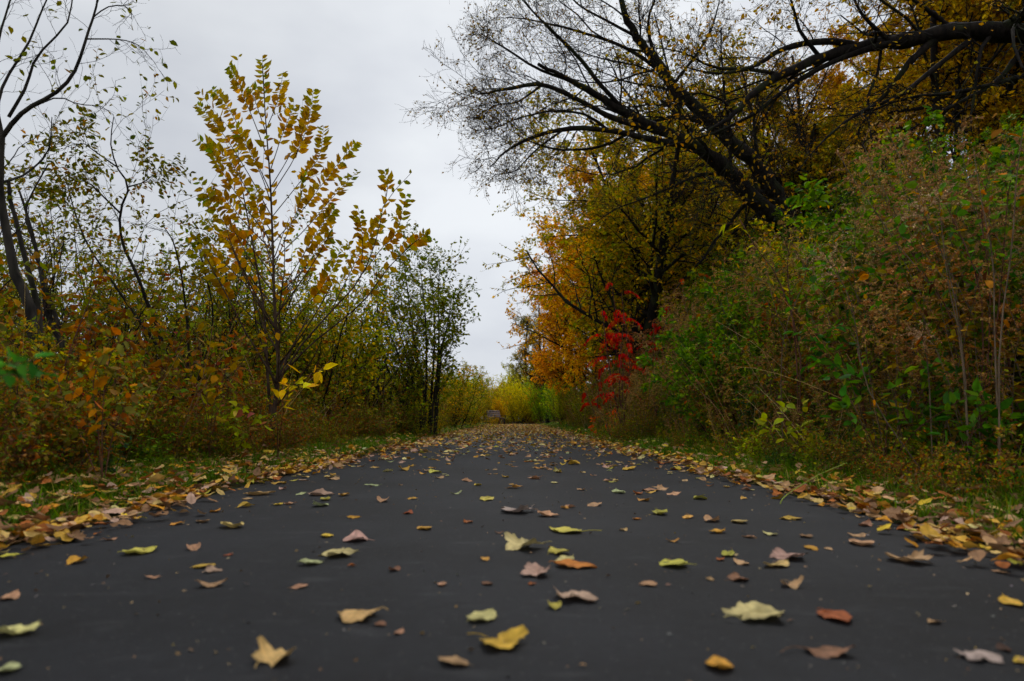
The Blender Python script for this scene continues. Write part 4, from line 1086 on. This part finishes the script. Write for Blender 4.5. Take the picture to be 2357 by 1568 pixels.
# B: small crab-apple like tree
cb = W(390, 960, 6.6); cb = np.array([cb[0], 6.6, gz(cb[0], 6.6) - .1])
def C_(px, py, dy=0): return W(px, py, 6.6 + dy)
tree('crab_apple_tree', 'small dark stemmed tree with round olive leaves rising between the edge tree and the sapling',
     [LM([cb, C_(375, 800), C_(340, 700), C_(310, 620), C_(282, 560), C_(276, 490), C_(296, 430), C_(270, 385), C_(255, 330), C_(262, 270)], .021, .004, 18),
      LM([cb, C_(400, 850), C_(350, 780), C_(260, 650), C_(200, 560), C_(170, 480), C_(150, 400)], .017, .004, 14),
      LM([C_(276, 490), C_(235, 450), C_(200, 420), C_(150, 415)], .010, .003, 8), LM([C_(296, 430), C_(330, 420), C_(355, 400)], .008, .003, 8),
      LM([C_(270, 385), C_(220, 350), C_(190, 330), C_(165, 345)], .008, .003, 8),
      LM([cb, C_(430, 860), C_(432, 760), C_(420, 650), C_(400, 560), C_(375, 520)], .016, .004, 12),
      LM([cb, C_(470, 830), C_(490, 720), C_(470, 620), C_(455, 560)], .012, .003, 12)],
     [dict(n=10, t0=.3, t1=1, ang=.8, lr=.3, K=8, up=.05, wig=.18, rr=.25, lmin=.35, taper=.3, rmin=.0025),
      dict(n=8, t0=.2, t1=1, ang=.9, lr=.45, K=5, up=.1, wig=.2, rr=.6, lmin=.13, taper=.3, rmin=.0016)],
     [dict(m=4, size=.055, colfn=olc, keep=.8, t0=.2, droop=.8)], 'bark_dark', tuple(float(v) for v in cb))

rng = np.random.default_rng(107)
# --- E: slim multi-stemmed tree beside the path, left of the gap
mb = np.array([W(975, 990, 15)[0], 15, 0]); mb[2] = gz(mb[0], 15) - .1
def Q_(px, py, dy=0): return W(px, py, 15 + dy)
MT = []
for i, (b0, mid_, top) in enumerate([((962,990),(945,850),(905,640)), ((970,990),(960,830),(930,600)), ((978,992),(982,820),(965,600)), ((985,992),(1000,800),(985,590)), ((1000,985),(1010,790),(1012,600)), ((1002,985),(1015,820),(1040,690)),
                                     ((965,990),(930,860),(870,680)), ((990,990),(1005,860),(1035,730)), ((972,990),(975,880),(940,700)), ((960,990),(905,880),(850,760))]):
    dd = rng.normal() * .5
    MT.append(LM([Q_(b0[0], b0[1]) - [0, 0, .15], Q_(*mid_, dd * .5), Q_((mid_[0] + top[0]) / 2 + rng.normal() * 6, (mid_[1] + top[1]) / 2, dd), Q_(*top, dd)], .03, .006, 14))
tree('multi_stemmed_tree', 'slim many stemmed tree with small dark green leaves at the left path edge', MT,
     [dict(n=16, t0=.08, t1=1, ang=.65, lr=.3, K=7, up=.3, wig=.13, rr=.4, lmin=.55, taper=.4, rmin=.005),
      dict(n=8, t0=.15, t1=1, ang=.8, lr=.45, K=5, up=.1, wig=.18, rr=.6, lmin=.2, taper=.3, rmin=.003)],
     [dict(m=7, size=.082, colfn=P_([(.08, .12, .018), (.12, .15, .02), (.19, .19, .025), (.22, .17, .03)], [4, 4, 2, .6]), keep=.85, t0=.1, droop=.5)], 'bark_grey', tuple(float(v) for v in mb))
print('left trees', time.time() - T0)

rng = np.random.default_rng(108)
# --- left middle: leafy shrubs between the sapling and the multi-stemmed tree, and far yellow ones
for (px, y, sc, vs, nm, lab, t) in [
    (935, 13.6, .5, YS, 'yellow_green_shrub', 'low yellow green shrub at the foot of the multi stemmed tree, left side', (1, 1.1, .9)), (1000, 15.8, .5, YS, 'yellow_green_shrub', 'low yellow green shrub at the foot of the multi stemmed tree, right side', (1.1, 1, .9)), (968, 14.2, .32, BR_, 'bramble', 'small bramble right in front of the multi stemmed tree', (1, 1.1, 1)),
    (1295, 36, .8, WB, 'willow_shrub', 'yellow green bush under the golden maples near the path', (.8, .85, .9)), (1320, 30, .6, YS, 'yellow_green_shrub', 'olive shrub at the foot of the golden maple', (.9, .9, .9)), (1350, 24, .55, YS, 'yellow_green_shrub', 'low olive shrub between golden maple and sumac', (.9, .9, .9)),
    (1405, 11.6, .62, GR, 'goldenrod', 'dry goldenrod in front of the foot of the crimson sumac, left one', (1, 1, 1)), (1450, 11.2, .85, GR, 'goldenrod', 'dry goldenrod in front of the foot of the crimson sumac, right one', (1, 1, 1)), (1480, 12.0, 1.0, GR, 'goldenrod', 'tall dry goldenrod just right of the crimson sumac', (1.1, 1, 1)), (1425, 10.9, .5, BR_, 'bramble', 'low bramble hiding the foot of the crimson sumac', (1.1, 1.1, 1)),
    (1660, 9.3, .95, GH, 'honeysuckle_shrub', 'bright green honeysuckle mound halfway up the right bank, left one', (1.1, 1.15, 1)), (1735, 8.4, .85, GH, 'honeysuckle_shrub', 'bright green honeysuckle mound halfway up the right bank, middle one', (1.15, 1.15, .9)), (1800, 9.6, 1.0, GH, 'honeysuckle_shrub', 'bright green honeysuckle mound below the leaning trunks, right one', (1.0, 1.1, 1)), (2120, 6.2, 1.05, GH, 'honeysuckle_shrub', 'bright green honeysuckle high on the bank near the right edge', (1.2, 1.25, 1)),
    (700, 10.5, 1.15, YS, 'yellow_green_shrub', 'yellow and olive shrub just right behind the sapling', (1, .95, .9)), (770, 11.5, 1.2, YS, 'yellow_green_shrub', 'broad yellow olive shrub behind the right shoots of the sapling', (1, 1, 1)),
    (840, 13.5, 1.35, BK, 'buckthorn', 'olive buckthorn left of the multi stemmed tree', (1.2, 1.25, 1)), (900, 13.6, 1.1, BK, 'buckthorn', 'olive buckthorn touching the multi stemmed tree', (1.1, 1.2, 1)),
    (640, 11.5, 1.2, BK, 'buckthorn', 'olive buckthorn directly behind the sapling trunk', (1.1, 1.1, 1)), (560, 9.5, .95, BK, 'buckthorn', 'olive buckthorn left behind the sapling', (1, 1.1, 1)),
    (1035, 24, 1.25, YS, 'yellow_green_shrub', 'bright yellow shrub right behind the multi stemmed tree', (1.25, 1.05, .8)), (1060, 30, 1.2, YS, 'yellow_green_shrub', 'green yellow shrub at the left side before the bend', (.9, 1.05, .9)),
    (1090, 38, 1.15, YS, 'yellow_green_shrub', 'smaller yellow shrub farther left before the bend', (1.1, .95, .8)), (1085, 33, .6, YS, 'yellow_green_shrub', 'low golden shrub at the left verge before the bench', (1.3, 1, .7)),
    (1100, 46, 1.1, BK, 'buckthorn', 'olive grey shrub left behind the bench', (1, 1, 1)),
    (1148, 50.5, .66, OB, 'orange_shrub', 'upright bright orange shrub beyond the bench', (.8, .85, 1)),
    (1192, 53, .95, WB, 'willow_shrub', 'large rounded yellow green willow closing off the end of the path', (1.35, 1.1, 1)), (1225, 54, .95, WB, 'willow_shrub', 'second green willow at the end of the path, right', (1.15, 1.1, 1)),
    (1165, 66, 1.3, WB, 'willow_shrub', 'olive willow behind the orange shrub', (1.0, .9, .9)), (1125, 58, 1.0, WB, 'willow_shrub', 'brownish willow left of the orange shrub', (1.0, .75, .9)),
    (1258, 50, .95, WB, 'willow_shrub', 'deep green bush at the right verge where the path bends', (.6, .85, .9)), (1285, 43, .75, WB, 'willow_shrub', 'low deep green bush right of the bend', (.5, .75, .9)), (1136, 44.5, .3, YS, 'yellow_green_shrub', 'tiny yellow leaved bush partly hiding the bench', (1.5, 1.1, .8)), (1152, 45.5, .28, DW, 'dogwood', 'tiny rust leaved bush in front of the bench seat', (1.3, 1, .9)),
    (1140, 72, 1.3, WB, 'willow_shrub', 'far willow left of the path end', (.9, .75, .8)), (1205, 70, 1.6, WB, 'willow_shrub', 'far dark willow filling the end of the path', (.8, .8, .8)), (1105, 62, 1.2, WB, 'willow_shrub', 'brown green willow behind the left shrubs at the bend', (.9, .8, .8)),
    (1245, 64, 1.7, WB, 'willow_shrub', 'tall olive willow under the bronze tree', (.9, .85, .8)), (1275, 56, 1.5, WB, 'willow_shrub', 'dark olive willow beneath the golden maples', (.75, .75, .8)),
    (1170, 52, .55, BR_, 'bramble', 'low brown bramble at the end of the path', (1, .9, .9)), (1225, 53, .7, BR_, 'bramble', 'reddish brown bramble at the end of the path, right', (1.2, .7, .8)), (1120, 49, .75, BR_, 'bramble', 'brown bramble beside the bench', (1.1, .9, .9))]:
    x = tx(px, y)
    place(nm, vs[int(rng.integers(len(vs)))], (x, y, gz(x, y) - .1), rng.random() * 6.28, sc, t, lab, 'shrub')
# the closing hedge behind the bend
for j, (px, y) in enumerate([(1080, 58), (1050, 52), (1135, 92), (1180, 96), (1230, 95), (1270, 90), (1020, 60), (980, 64), (1100, 84)]):
    x = tx(px, y)
    place('background_shrub', WB[j % 2], (x, y, gz(x, y) - .3), j * 1.3, 1.25, (.6, .55, .8), 'dull olive shrub in the hedge closing the view behind the bend', 'shrub', 'shrubs of the hedge behind the bend')

rng = np.random.default_rng(109)
# --- N: staghorn sumac with red pinnate leaves
def sumac(base, tips, label, dens=1, leaflet=.085, ncomp=7, cols=None, low=.32):
    a = Acc(); L = Acc(); base = np.array(base)
    cols = cols or [(.46, .018, .03), (.30, .014, .022), (.50, .05, .04), (.36, .09, .03), (.22, .03, .02)]
    for tp in tips:
        m_ = base * .45 + tp * .55 + np.array([rng.normal() * .12, 0, -.15])
        p, r = LM([base - [0, 0, .1], base + (m_ - base) * .5 + [0, 0, .12], m_, tp], .014, .006, 10)
        a.add(*tubes(p - base, r, 5))
        for c in range(ncomp):
            f = 1 - low * (c / ncomp) ** 1.1 * rng.random() ** .3
            st = p[0, int(f * 9)]
            az = rng.random() * 6.28
            d = nrm(np.array([math.cos(az), math.sin(az), .5]))
            Lr = .34 + .16 * rng.random(); q = np.zeros((7, 3)); q[0] = st; dd = d.copy()
            for k in range(1, 7): dd = nrm(dd + [0, 0, -.24]); q[k] = q[k - 1] + dd * Lr / 6
            a.add(*tubes((q - base)[None], np.full((1, 7), .0025), 3))
            npair = 8
            tt = np.linspace(.2, 1, npair); ff = np.clip(tt, 0, .999) * 6; kk_ = ff.astype(int)
            pos = q[kk_] * (1 - (ff - kk_)[:, None]) + q[kk_ + 1] * (ff - kk_)[:, None]
            tan = nrm(q[kk_ + 1] - q[kk_]); sd = nrm(np.cross(tan, [0, 0, 1.]) + 1e-4)
            for sg in (1, -1):
                dl_ = sd * sg * .62 + tan * .28 + np.array([0, 0, -.95]) + rng.normal(size=(npair, 3)) * .10
                leaves(L, pos - base, dl_, leaflet * (1.1 - .35 * tt), pal(npair, cols, None, .2), 'narrow' if False else 'ovate', up=tan + rng.normal(size=(npair, 3)) * .2)
    L.V = [v for v in L.V]
    o = bpy.data.objects.new('sumac', None); COL.objects.link(o); o.location = base; tag(o, label, 'shrub')
    link('stems', a.mesh('sumac_stems', M['stem_red'], True), o); link('foliage', L.mesh('sumac_foliage', M['leaf']), o)
def S_(px, py, y=12.5): return W(px, py, y)
sb = S_(1432, 960); sb[2] = gz(sb[0], sb[1])
sumac(sb, [S_(1408, 655, 12.6), S_(1430, 672, 12.2), S_(1386, 715, 12.4), S_(1437, 720, 12.8), S_(1432, 770, 12.2), S_(1400, 830, 12)], 'tall crimson sumac with drooping feathered leaves before the golden maples')
sb2 = S_(1410, 985, 13.5); sb2[2] = gz(sb2[0], sb2[1])
sumac(sb2, [S_(1385, 850, 13.5), S_(1420, 800, 13.2), S_(1348, 905, 14), S_(1440, 840, 13)], 'lower darker red sumac at the foot of the tall crimson one', ncomp=3, cols=[(.26, .02, .02), (.36, .02, .03), (.20, .03, .02)])
sb3 = S_(1590, 820, 14); sb3[2] = gz(sb3[0], sb3[1])
sumac(sb3, [S_(1600, 632, 14), S_(1570, 645, 14.2)], 'thin sumac with two scarlet leaves standing on the bank right of the tall crimson one', ncomp=2)
sb4 = S_(1510, 860, 13.5); sb4[2] = gz(sb4[0], sb4[1])
sumac(sb4, [S_(1505, 745, 13.5), S_(1540, 705, 13.8), S_(1480, 790, 13.5)], 'small dark red sumac between the crimson sumac and the scarlet one', ncomp=3, cols=[(.3, .02, .03), (.2, .03, .02)])
sb5 = S_(1390, 1005, 14.5); sb5[2] = gz(sb5[0], sb5[1])
rm = shrub_variant('red_seedling', .6, .6, 6, 4, 0, 5, .085, P_([(.5, .07, .03), (.38, .05, .03), (.5, .2, .04)], [3, 2, 1]), 'palm', r=.004, bark='stem_red')
place('maple_seedling', rm, tuple(sb5), 0, 1.0, (1, 1, 1), 'low scarlet maple seedling at the right grass edge near the sumac', 'seedling')

# --- near plants that frame the view ----------------------------------------
def stalkplant(name, label, base, pts, leaf, cf, tpl='ovate', m=9, bark='stem_red', r=.004, droop=1.1, cat_='plant', tw=4, lr=.3, seed=None, keep=.8, matn='leaf'):
    base = np.array(base)
    a = Acc(); L = Acc(); Q = Acc()
    prs = [LM([base] + [np.array(q) for q in pp], r, r * .4, 10) for pp in pts]
    P = np.concatenate([p for p, _ in prs]) - base; R = np.concatenate([q for _, q in prs])
    a.add(*tubes(P, R, 6))
    if tw:
        P1, R1 = grow(P, R, tw, .35, 1, .7, lr, 6, .1, .1, lmin=.06)
        a.add(*tubes(P1, R1, 4)); leaves_on(L, P1, 3, leaf, cf, tpl, droop=droop, keep=keep)
    leaves_on(L, P, m, leaf, cf, tpl, droop=droop, t0=.3, keep=keep)
    if seed:
        P2, R2 = grow(P, R, 16, seed, 1, .8, .17, 6, -.8, .12, taper=.5, rmin=.0009)
        a.add(*tubes(P2, R2, 3)); leaves_on(Q, P2, 26, .012, P_([(.26, .18, .11), (.36, .27, .18), (.2, .12, .07)], None), 'kite', droop=0, roll=1.3)
    o = bpy.data.objects.new(name, None); COL.objects.link(o); o.location = base; tag(o, label, cat_)
    link('stems', a.mesh(name + '_stems', M[bark], True), o); link('foliage', L.mesh(name + '_foliage', M[matn]), o)
    if seed: link('seed_head', Q.mesh(name + '_seed_head', M['dry']), o)
dry = P_([(.22, .10, .045), (.30, .17, .07), (.12, .06, .03), (.34, .14, .03)], None)
def gd(px, py, y):
    q = W(px, py, y); return np.array([q[0], y * WSC, gz(q[0], y * WSC)])
WSC = 1.3
stalkplant('dried_goldenrod', 'tall dry goldenrod in blurred foreground with tan plume and curled orange leaves', gd(2230, 1100, 2.7), [[W(2220, 850, 2.7), W(2190, 650, 2.7), W(2150, 540, 2.65), W(2115, 475, 2.6)], [W(2215, 820, 2.8), W(2180, 640, 2.8), W(2165, 500, 2.8), W(2160, 455, 2.8)]], .07, dry, 'narrow', 14, 'stem_dry', seed=.82, matn='dry')
stalkplant('dried_stalk', 'bare jointed brown stalk standing at the right edge of the photo', gd(2300, 1100, 2.6), [[W(2300, 800, 2.6), W(2330, 560, 2.6), W(2340, 400, 2.6), W(2357, 290, 2.6)], [W(2290, 800, 2.7), W(2285, 600, 2.7), W(2262, 480, 2.7), W(2240, 340, 2.7)]], .06, dry, 'ovate', 3, 'stem_dry', r=.0045, cat_='stalk', matn='dry')
stalkplant('ailanthus_sprout', 'yellow green feather leaved sprout on a reddish stem on the middle of the bank', gd(1835, 1000, 4.6), [[W(1835, 850, 4.6), W(1820, 700, 4.6), W(1812, 620, 4.6), W(1822, 540, 4.5)], [W(1840, 800, 4.6), W(1790, 640, 4.6), W(1740, 570, 4.6), W(1700, 500, 4.7)]], .11, P_([(.22, .24, .03), (.30, .28, .04), (.36, .26, .04)], None), 'narrow', 8, 'stem_red', r=.007, tw=3, droop=.6)
stalkplant('goldenrod_stalk', 'single goldenrod with tan plume left of the ailanthus sprout', gd(1800, 1000, 4.2), [[W(1800, 800, 4.2), W(1850, 650, 4.1), W(1860, 590, 4.0)]], .06, dry, 'narrow', 10, 'stem_dry', seed=.8, matn='dry')
stalkplant('goldenrod_stalk', 'goldenrod with drooping tan plume beneath the tall foreground plume', gd(2150, 1150, 2.9), [[W(2140, 900, 2.9), W(2130, 800, 2.9), W(2120, 760, 2.8)], [W(2000, 900, 2.9), W(1960, 700, 2.9), W(1900, 590, 2.9)]], .06, dry, 'narrow', 10, 'stem_dry', seed=.8, matn='dry')
big = P_([(.05, .12, .025), (.08, .15, .03), (.035, .08, .02), (.11, .17, .03)], [3, 3, 2, 1.5])
stalkplant('leafy_vine', 'bright green broad leaved vine low on the right bank', gd(2030, 1080, 3.3), [[W(2040, 950, 3.1), W(1990, 880, 3.0), W(1950, 860, 3.0)], [W(2080, 960, 3.1), W(2110, 880, 3.0), W(2150, 830, 2.9)], [W(2000, 1000, 3.1), W(1960, 960, 3.0), W(1940, 930, 2.95)], [W(2100, 1000, 3.0), W(2180, 940, 2.8), W(2250, 900, 2.7)]], .075, big, 'ovate', 10, tw=5, r=.004, droop=.5)
for q_, (px_, py_, y_, nm_) in enumerate([(2130, 930, 3.1, 'dark green broad leaved vine left of the bright one, low right bank'), (2240, 820, 3.2, 'broad leaved vine near the right edge, waist high'), (1960, 780, 3.6, 'broad leaved vine in the middle of the right bank'), (2290, 620, 3.3, 'broad leaved vine high at the right edge'), (2080, 660, 3.7, 'broad leaved vine high on the bank under the plume'), (2200, 1010, 2.8, 'lowest broad leaved vine by the right verge')]):
    pts_ = [[W(px_ + 20, py_ + 120, y_), W(px_ + rng.normal() * 60, py_ + 30, y_ - .1), W(px_ + rng.normal() * 110, py_ - 70 + rng.normal() * 20, y_ - .15)] for _ in range(6)]
    b0 = W(px_ + 30, py_ + 160, y_); b0[2] = max(b0[2], gz(b0[0], b0[1]))
    b0 = np.array([b0[0], b0[1], gz(b0[0], b0[1])])
    stalkplant('leafy_vine', nm_, b0, pts_, .07, P_([(.045, .11, .02), (.08, .15, .025), (.03, .075, .018), (.12, .17, .03), (.24, .16, .03)], [3, 3, 2.4, 1.4, .5]), 'ovate', 15, tw=6, r=.0035, droop=.6)
WSC = 1.15
stalkplant('leafy_vine', 'bright green climbing vine at the upper right edge of the bank', gd(2250, 1000, 3.4), [[W(2260, 700, 3.3), W(2200, 520, 3.3), W(2150, 430, 3.3)], [W(2300, 700, 3.3), W(2320, 450, 3.2), W(2350, 320, 3.1)], [W(2200, 760, 3.4), W(2120, 620, 3.4), W(2060, 520, 3.4)], [W(2280, 700, 3.3), W(2260, 500, 3.3), W(2280, 380, 3.2)]], .06, big, 'ovate', 18, tw=9, r=.005, droop=.5)
WSC = 1.25
stalkplant('yellow_leaved_sprout', 'low sprout with pale yellow green leaves at the foot of the right bank', gd(1815, 1075, 4.0), [[W(1810, 1000, 3.9), W(1800, 940, 3.9)], [W(1840, 1000, 3.9), W(1850, 930, 3.9)], [W(1780, 1010, 3.9), W(1760, 960, 3.9)]], .08, P_([YG, (.26, .25, .05), (.15, .17, .04)], None), 'ovate', 8, tw=2, r=.003, droop=.7)
WSC = 1.0
# grass stem bending over the verge
gs = [W(1800, 1150, 3.2), W(1830, 1125, 3.2), W(1890, 1090, 3.15), W(1950, 1065, 3.1)]
base = gd(1795, 1160, 3.2)
p, r = LM([base] + gs, .003, .0015, 12)
tag(link('grass_stem', (lambda A_: (A_.add(*tubes(p - base, r, 4), np.full((12 * 4, 3), .4) * [.9, 1, .35]), A_.mesh('grass_stem', M['grass']))[1])(Acc()), None, tuple(base)), 'long pale grass stem arching over the right verge', 'grass stem')
# left side near plants
WSC = 1.4
rg = P_([(.26, .08, .04), (.16, .09, .04), (.10, .11, .03), (.34, .14, .05), (.12, .13, .03)], [3, 2, 3, 2, 2])
rng = np.random.default_rng(77)
stalkplant('pokeweed', 'blurred near plant with long drooping pinkish brown leaves at left', gd(235, 1150, 2.4), [[W(235, 1000, 2.4), W(240, 900, 2.4), W(260, 800, 2.4), W(300, 780, 2.4)], [W(225, 980, 2.4), W(215, 880, 2.35), W(240, 820, 2.35)], [W(180, 990, 2.5), W(140, 900, 2.5), W(120, 830, 2.5)], [W(260, 1000, 2.4), W(290, 930, 2.4), W(330, 880, 2.4)]], .065, rg, 'ovate', 14, tw=4, r=.003, droop=1.6)
stalkplant('pokeweed', 'near plant with drooping brown and yellow leaves left of the sapling', gd(480, 1100, 3.6), [[W(480, 950, 3.6), W(460, 800, 3.6), W(440, 700, 3.6)], [W(490, 940, 3.5), W(520, 850, 3.5), W(500, 760, 3.5)], [W(470, 930, 3.5), W(400, 800, 3.6), W(350, 700, 3.6)], [W(450, 950, 3.6), W(380, 860, 3.6), W(320, 790, 3.6)], [W(500, 950, 3.6), W(560, 830, 3.6), W(600, 760, 3.6)]], .075, P_([(.30, .17, .03), (.18, .13, .03), (.24, .09, .04), (.14, .15, .03)], None), 'ovate', 13, tw=5, r=.003, droop=1.3)
WSC = 1.0
stalkplant('green_leaved_twig', 'blurred bright green leaves poking in at the left edge', gd(-160, 1150, 1.6), [[W(-120, 950, 1.5), W(-60, 850, 1.4), W(20, 838, 1.35), W(80, 830, 1.3)], [W(-120, 900, 1.5), W(-40, 870, 1.4), W(50, 860, 1.35)]], .038, P_([(.04, .12, .03), (.06, .15, .035)], None), 'ovate', 14, tw=3, lr=.1, r=.002, droop=.5)
stalkplant('yellow_leaved_branch', 'low branch with large bright yellow leaves at the foot of the sapling', gd(640, 1040, 5.6), [[W(650, 960, 5.4), W(670, 890, 5.2), W(720, 860, 5.1), W(750, 850, 5.0)], [W(640, 950, 5.4), W(650, 890, 5.2), W(680, 880, 5.1)]], .10, P_([(.62, .42, .05), (.5, .25, .04), (.6, .5, .1)], None), 'ovate', 7, tw=3, r=.003, droop=.3, keep=.75)
WSC = 1.2
stalkplant('green_yellow_sprout', 'sprout with lime green leaves at the front of the left thicket', gd(540, 1080, 4.4), [[W(540, 1000, 4.3), W(560, 930, 4.2)], [W(520, 1000, 4.3), W(500, 900, 4.2)], [W(560, 1010, 4.3), W(600, 950, 4.2)], [W(530, 990, 4.3), W(530, 880, 4.3)]], .075, P_([(.22, .26, .04), (.14, .19, .03), (.34, .14, .10)], [4, 3, 1]), 'ovate', 12, tw=5, r=.0025, droop=1.0)

WSC = 1.0
# --- bench where the path bends
def bench():
    bx_, by_ = tx(1150, 47), 47.0
    o = bpy.data.objects.new('park_bench', None); COL.objects.link(o); o.location = (bx_, by_, gz(bx_, by_)); o.rotation_euler = (0, 0, D(60))
    tag(o, 'weathered wooden slatted bench on the left verge just before the bend', 'bench')
    m, nt, N, L, out = mat('weathered_wood')
    tc = N('ShaderNodeTexCoord'); mp = N('ShaderNodeMapping'); mp.inputs['Scale'].default_value = (1, 20, 20); L(tc.outputs['Object'], mp.inputs[0])
    nz = N('ShaderNodeTexNoise'); nz.inputs['Scale'].default_value = 3; L(mp.outputs[0], nz.inputs['Vector'])
    cr = N('ShaderNodeValToRGB'); cr.color_ramp.elements[0].color = (.09, .06, .055, 1); cr.color_ramp.elements[1].color = (.26, .20, .19, 1); L(nz.outputs['Fac'], cr.inputs[0])
    b = N('ShaderNodeBsdfPrincipled'); b.inputs['Roughness'].default_value = .8; L(cr.outputs[0], b.inputs['Base Color']); L(b.outputs[0], out.inputs['Surface'])
    mm, nt, N, L, out = mat('dark_iron'); b = N('ShaderNodeBsdfPrincipled'); b.inputs['Base Color'].default_value = (.02, .02, .022, 1); b.inputs['Roughness'].default_value = .5; b.inputs['Metallic'].default_value = .6; L(b.outputs[0], out.inputs['Surface'])
    def box(acc, c, s, tilt=0):
        v = np.array([[x, y, z] for x in (-.5, .5) for y in (-.5, .5) for z in (-.5, .5)]) * s
        ct, st_ = math.cos(tilt), math.sin(tilt); v = np.stack([v[:, 0], v[:, 1] * ct - v[:, 2] * st_, v[:, 1] * st_ + v[:, 2] * ct], 1) + c
        acc.add(v, np.array([[0, 1, 3, 2], [4, 6, 7, 5], [0, 4, 5, 1], [2, 3, 7, 6], [0, 2, 6, 4], [1, 5, 7, 3]]))
    a = Acc()
    for k in range(4): box(a, (0, .02 + .115 * k, .45), (1.7, .095, .035))
    link('seat', a.mesh('bench_seat', m), o)
    a = Acc()
    for k in range(4): box(a, (0, .43 + .03 * k, .56 + .12 * k), (1.7, .03, .095), -.25)
    link('backrest', a.mesh('bench_backrest', m), o)
    for sx_ in (-.7, .7):
        a = Acc(); box(a, (sx_, .03, .21), (.06, .06, .44)); box(a, (sx_, .40, .21), (.06, .06, .44)); box(a, (sx_, .21, .415), (.05, .42, .03)); box(a, (sx_, .50, .72), (.05, .03, .55), -.25)
        box(a, (sx_, .10, .62), (.05, .4, .03)); box(a, (sx_, -.06, .53), (.05, .03, .18))
        link('leg', a.mesh('bench_leg', mm), o)
bench()
print('plants done', time.time() - T0)


# ------------------------------------------------------------------ sky and sun
w = bpy.data.worlds.new('World'); S.world = w; w.use_nodes = True
nt = w.node_tree; nt.nodes.clear(); N = nt.nodes.new; L = nt.links.new
wo = N('ShaderNodeOutputWorld'); bg = N('ShaderNodeBackground'); L(bg.outputs[0], wo.inputs[0])
sky = N('ShaderNodeTexSky'); sky.sky_type = 'NISHITA'; sky.sun_disc = False
SUN_EL, SUN_AZ = 52, 20
sky.sun_elevation = D(SUN_EL); sky.sun_rotation = D(SUN_AZ)
tc = N('ShaderNodeTexCoord')
mp = N('ShaderNodeMapping'); mp.inputs['Scale'].default_value = (1, 1, 2.2); L(tc.outputs['Generated'], mp.inputs['Vector'])
n1 = N('ShaderNodeTexNoise'); n1.inputs['Scale'].default_value = 2.3; n1.inputs['Detail'].default_value = 5; n1.inputs['Roughness'].default_value = .48
L(mp.outputs[0], n1.inputs['Vector'])
cr = N('ShaderNodeValToRGB'); e = cr.color_ramp.elements
e[0].position = .32; e[0].color = (.60, .63, .695, 1); e[1].position = .62; e[1].color = (.84, .87, .905, 1)
L(n1.outputs['Fac'], cr.inputs[0])
# brighter thin cloud toward the far end of the path (direction (0,1,.3))
sx = N('ShaderNodeVectorMath'); sx.operation = 'DOT_PRODUCT'; sx.inputs[1].default_value = (.18, .93, .30); L(tc.outputs['Generated'], sx.inputs[0])
gl = N('ShaderNodeMapRange'); gl.inputs['From Min'].default_value = .80; gl.inputs['From Max'].default_value = 1.; gl.inputs['To Min'].default_value = .93; gl.inputs['To Max'].default_value = 1.12
L(sx.outputs['Value'], gl.inputs['Value'])
vm = N('ShaderNodeVectorMath'); vm.operation = 'SCALE'; L(cr.outputs[0], vm.inputs[0]); L(gl.outputs[0], vm.inputs['Scale'])
sk = N('ShaderNodeVectorMath'); sk.operation = 'SCALE'; sk.inputs['Scale'].default_value = .06; L(sky.outputs[0], sk.inputs[0])
mix = N('ShaderNodeMix'); mix.data_type = 'RGBA'; mix.inputs['Factor'].default_value = .93
L(sk.outputs[0], mix.inputs['A']); L(vm.outputs[0], mix.inputs['B'])
L(mix.outputs['Result'], bg.inputs['Color']); bg.inputs['Strength'].default_value = 1.0
sun = bpy.data.lights.new('sun', 'SUN'); sun.energy = 1.0; sun.angle = D(25); sun.color = (1, .96, .9)
so = bpy.data.objects.new('sun', sun); COL.objects.link(so)
az = D(SUN_AZ); el = D(SUN_EL)
dv = Vector((math.sin(az) * math.cos(el), math.cos(az) * math.cos(el), math.sin(el)))
so.rotation_euler = dv.to_track_quat('Z', 'Y').to_euler()
print('script', time.time() - T0)
